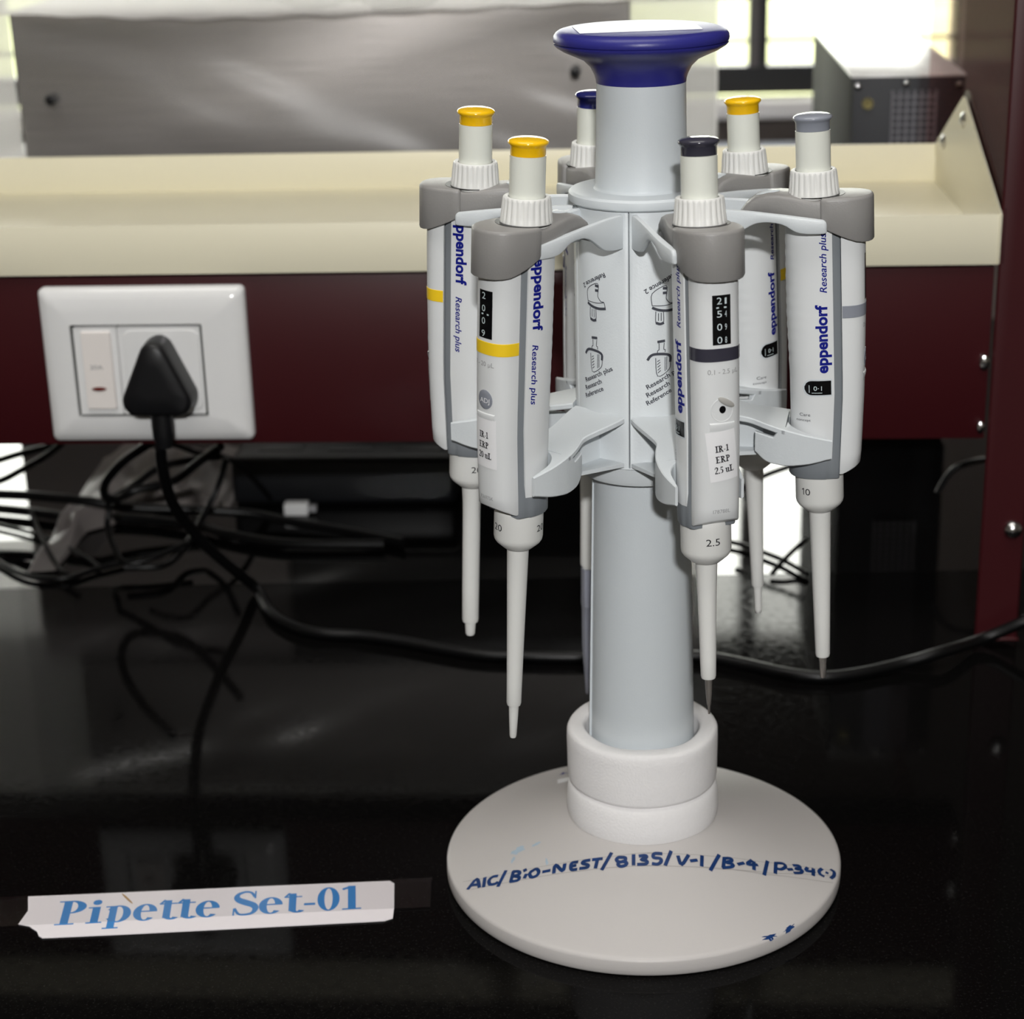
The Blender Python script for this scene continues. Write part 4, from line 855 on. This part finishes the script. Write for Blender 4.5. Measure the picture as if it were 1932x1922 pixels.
wc = thing('cable_connector', 'small white cable connector in front of the black box', 'connector', K((-.383, .192, 0)))
def wcp(g, nm, m, **k):
    o = g.out(nm, m, T=K, **k); o.parent = wc; o.matrix_parent_inverse = Matrix.Translation(-wc.location); return o
wcp(G().box(-.392, -.377, .187, .196, .0002, .008), 'housing', M_SOCK, bevel=.001); wcp(G().box(-.377, -.372, .189, .194, .002, .006), 'latch', M_GPRINT, bevel=.0005)

ps = [(-.352, .545), (-.27, .54), (-.2344, .535), (-.2343, .445), (-.277, .437), (-.318, .406), (-.322, .338), (-.352, .335)]
r4 = random.Random(12); nv, nu_ = 26, 22; vv = []; fq = []
for j in range(nv+1):
    y_ = .336+(.545-.336)*j/nv
    xl = -.338; xr = float(np.interp(y_, [.336, .40, .43, .44, .545], [-.322, -.318, -.285, -.236, -.234]))
    for i in range(nu_+1):
        x_ = xl+(xr-xl)*i/nu_
        h_ = .006+.005*math.sin(70*x_+90*y_)+.004*abs(math.sin(150*x_-60*y_+1))+.003*abs(math.sin(210*y_+40*x_))
        h_ *= min(1, 4*i/nu_+.05, 4*(nu_-i)/nu_+.05, 3*j/nv+.05)
        vv.append((x_, y_, .0006+max(0, h_)))
for j in range(nv): fq += [(j*(nu_+1)+i, j*(nu_+1)+i+1, (j+1)*(nu_+1)+i+1, (j+1)*(nu_+1)+i) for i in range(nu_)]
tag(G().add(vv, fq).out('reflection_sheet', mat('crumpled_sheet_grey', (112, 106, 104), .45, .4, noise=.12, nscale=30), ang=80), 'crumpled grey plastic sheet, partly standing in for the cabinet reflection, among the left cables', 'plastic sheet')  # added sheet, its grey partly stands for the cabinet's reflection

# ---------------------------------------------------------------- equipment behind the rack
cab = thing('equipment_cabinet', 'steel cabinet wrapped in plastic film behind the tray shelf', 'cabinet', K((-.385, .45, 0)))
def cp(g, nm, m, **k):
    o = g.out(nm, m, T=K, **k); o.parent = cab; o.matrix_parent_inverse = Matrix.Translation(-cab.location); return o
cp(G().loft([[(-.592, .381, .189), (-.1765, .381, .189), (-.1765, .55, .189), (-.592, .55, .189)], [(-.5935, .381, .2905), (-.1755, .381, .2905), (-.1755, .55, .2905), (-.5935, .55, .2905)]]), 'housing', M_BRUSH, bevel=.002)
cp(G().box(-.43, -.19, .395, .54, .0002, .1888), 'base', M_BLKBOX, bevel=.002)
cp(G().box(-.622, -.431, .386, .54, .0002, .1888), 'base_panel', mat('grey_base_panel', (176, 168, 166), .55, .3, noise=.05, nscale=14), bevel=.002)
for u, z in ((-.567, .2333), (-.2124, .2454)):
    cp(G().loft([[(u+r*math.cos(a), v, z+r*math.sin(a)) for a in [2*PI*i/16 for i in range(16)]] for r, v in ((.0034, .3812), (.0034, .3680), (.0030, .3668), (.0015, .3664))]), 'screw', M_RUB)
def film(u0, u1, z0, z1, v, amp, seed, nu, nz):
    r3 = random.Random(seed); ph = [(r3.uniform(8, 40), r3.uniform(8, 45), r3.uniform(0, 6)) for _ in range(7)]
    vv = []; f = []
    for j in range(nz+1):
        for i in range(nu+1):
            u = u0+(u1-u0)*i/nu; z = z0+(z1-z0)*j/nz
            d = sum(math.sin(a*u+b*z*1.6+c_)**3/(1+.02*a) for a, b, c_ in ph)/4
            vv.append((u, v+amp*d, z))
    for j in range(nz): f += [(j*(nu+1)+i, j*(nu+1)+i+1, (j+1)*(nu+1)+i+1, (j+1)*(nu+1)+i) for i in range(nu)]
    return G().add(vv, f)
cp(film(-.63, -.12, .10, .300, .3705, .005, 3, 160, 60), 'plastic_film', M_FILM, ang=80)
dv = []
for u_ in np.linspace(-.61, -.13, 60): dv += [(u_, .3685+.0012*math.sin(90*u_), float(np.interp(u_, [-.61, -.585, -.47, -.32, -.19, -.13], [.2915, .2895, .2842, .2862, .2905, .2920]))+.0006*math.sin(140*u_)), (u_, .3700, .302), (u_, .3735, .345)]
cp(G().add(dv, [f_ for i in range(59) for f_ in ((3*i, 3*i+1, 3*i+4, 3*i+3), (3*i+1, 3*i+2, 3*i+5, 3*i+4))]), 'film_drape', M_WRAP, ang=80)
cp(film(-.176, -.118, .09, .33, .377, .003, 5, 16, 30), 'film_fold', M_WRAP, ang=80)
cp(film(-.70, -.594, .09, .36, .384, .004, 6, 20, 30), 'film_fold', M_WRAP, ang=80)

ins = thing('instrument_case', 'white instrument case, sides coloured as in shade, with black vented back panel behind the tray', 'instrument', K((.002, .45, 0)))
def ip(g, nm, m, par=None, **k):
    o = g.out(nm, m, T=K, **k); o.parent = par or ins
    if par is None: o.matrix_parent_inverse = Matrix.Translation(-ins.location)
    return o
I0, I1, IZ = -.0342, .0380, .2435
ip(G().box(I0, I1, .3402, .60, .006, IZ), 'housing', M_BOXSHADE, bevel=.0015)
ip(G().box(I0-.0004, I1+.0004, .3398, .6004, IZ-.0015, IZ+.0006), 'lit_top', M_BOXT, bevel=.0008)  # thin slab for the lit top face, not a separate part
for u in (I0+.012, I1-.012):
    for v in (.36, .58): ip(G().lathe([(.006, .0002), (.006, .006), (.004, .0062)], 16, cx=u, cy=v), 'foot', M_RUB)
bp_ = ip(G().box(I0+.0008, I1-.0008, .3385, .3401, .008, IZ-.0012), 'back_panel', M_BOXB, bevel=.0004)
for u, z in ((I0+.004, IZ-.0065), (I0+.0345, IZ-.005), (I1-.004, IZ-.0065)):
    ip(G().loft([[(u+r*math.cos(a), v, z+r*math.sin(a)) for a in [2*PI*i/16 for i in range(16)]] for r, v in ((.0024, .3386), (.0022, .3372), (.0012, .3366))]), 'screw', M_CHROME, bp_)
ip(G().loft([[(I0+.0105+r*math.cos(a), v, IZ-.0175+r*math.sin(a)) for a in [2*PI*i/20 for i in range(20)]] for r, v in ((.0036, .3386), (.0034, .336), (.0024, .336), (.0022, .338))]), 'connector', mat('brass', (150, 140, 96), .35, .5, metal=.7), bp_)
g = G()
for i in range(7): g.box(I0+.0255+i*.0046, I0+.0255+i*.0046+.0015, .3368, .3384, .06, IZ-.0095)
for j in range(40):
    z = IZ-.0130-j*.0044
    if z > .06: g.box(I0+.0255, I0+.0255+.029, .3366, .3384, z-.0012, z)
ip(g, 'vent_grille', M_GRILL, bp_, smooth=False)
bx = thing('low_cabinet', 'pale blue white low cabinet below the window sill', 'cabinet', K((-.1, 1.15, WB)))
for nm, m_, bb in (('carcass', mat('pale_cabinet', (206, 212, 228), .6, .2, noise=.03), (-.60, .10, .95, 1.34, WB, .020)), ('top_board', mat('pale_board', (210, 216, 230), .5, .3, noise=.03), (-.61, .11, .94, 1.345, .0205, .040))):
    o = G().box(*bb).out(nm, m_, T=K, bevel=.003); o.parent = bx; o.matrix_parent_inverse = Matrix.Translation(-bx.location)
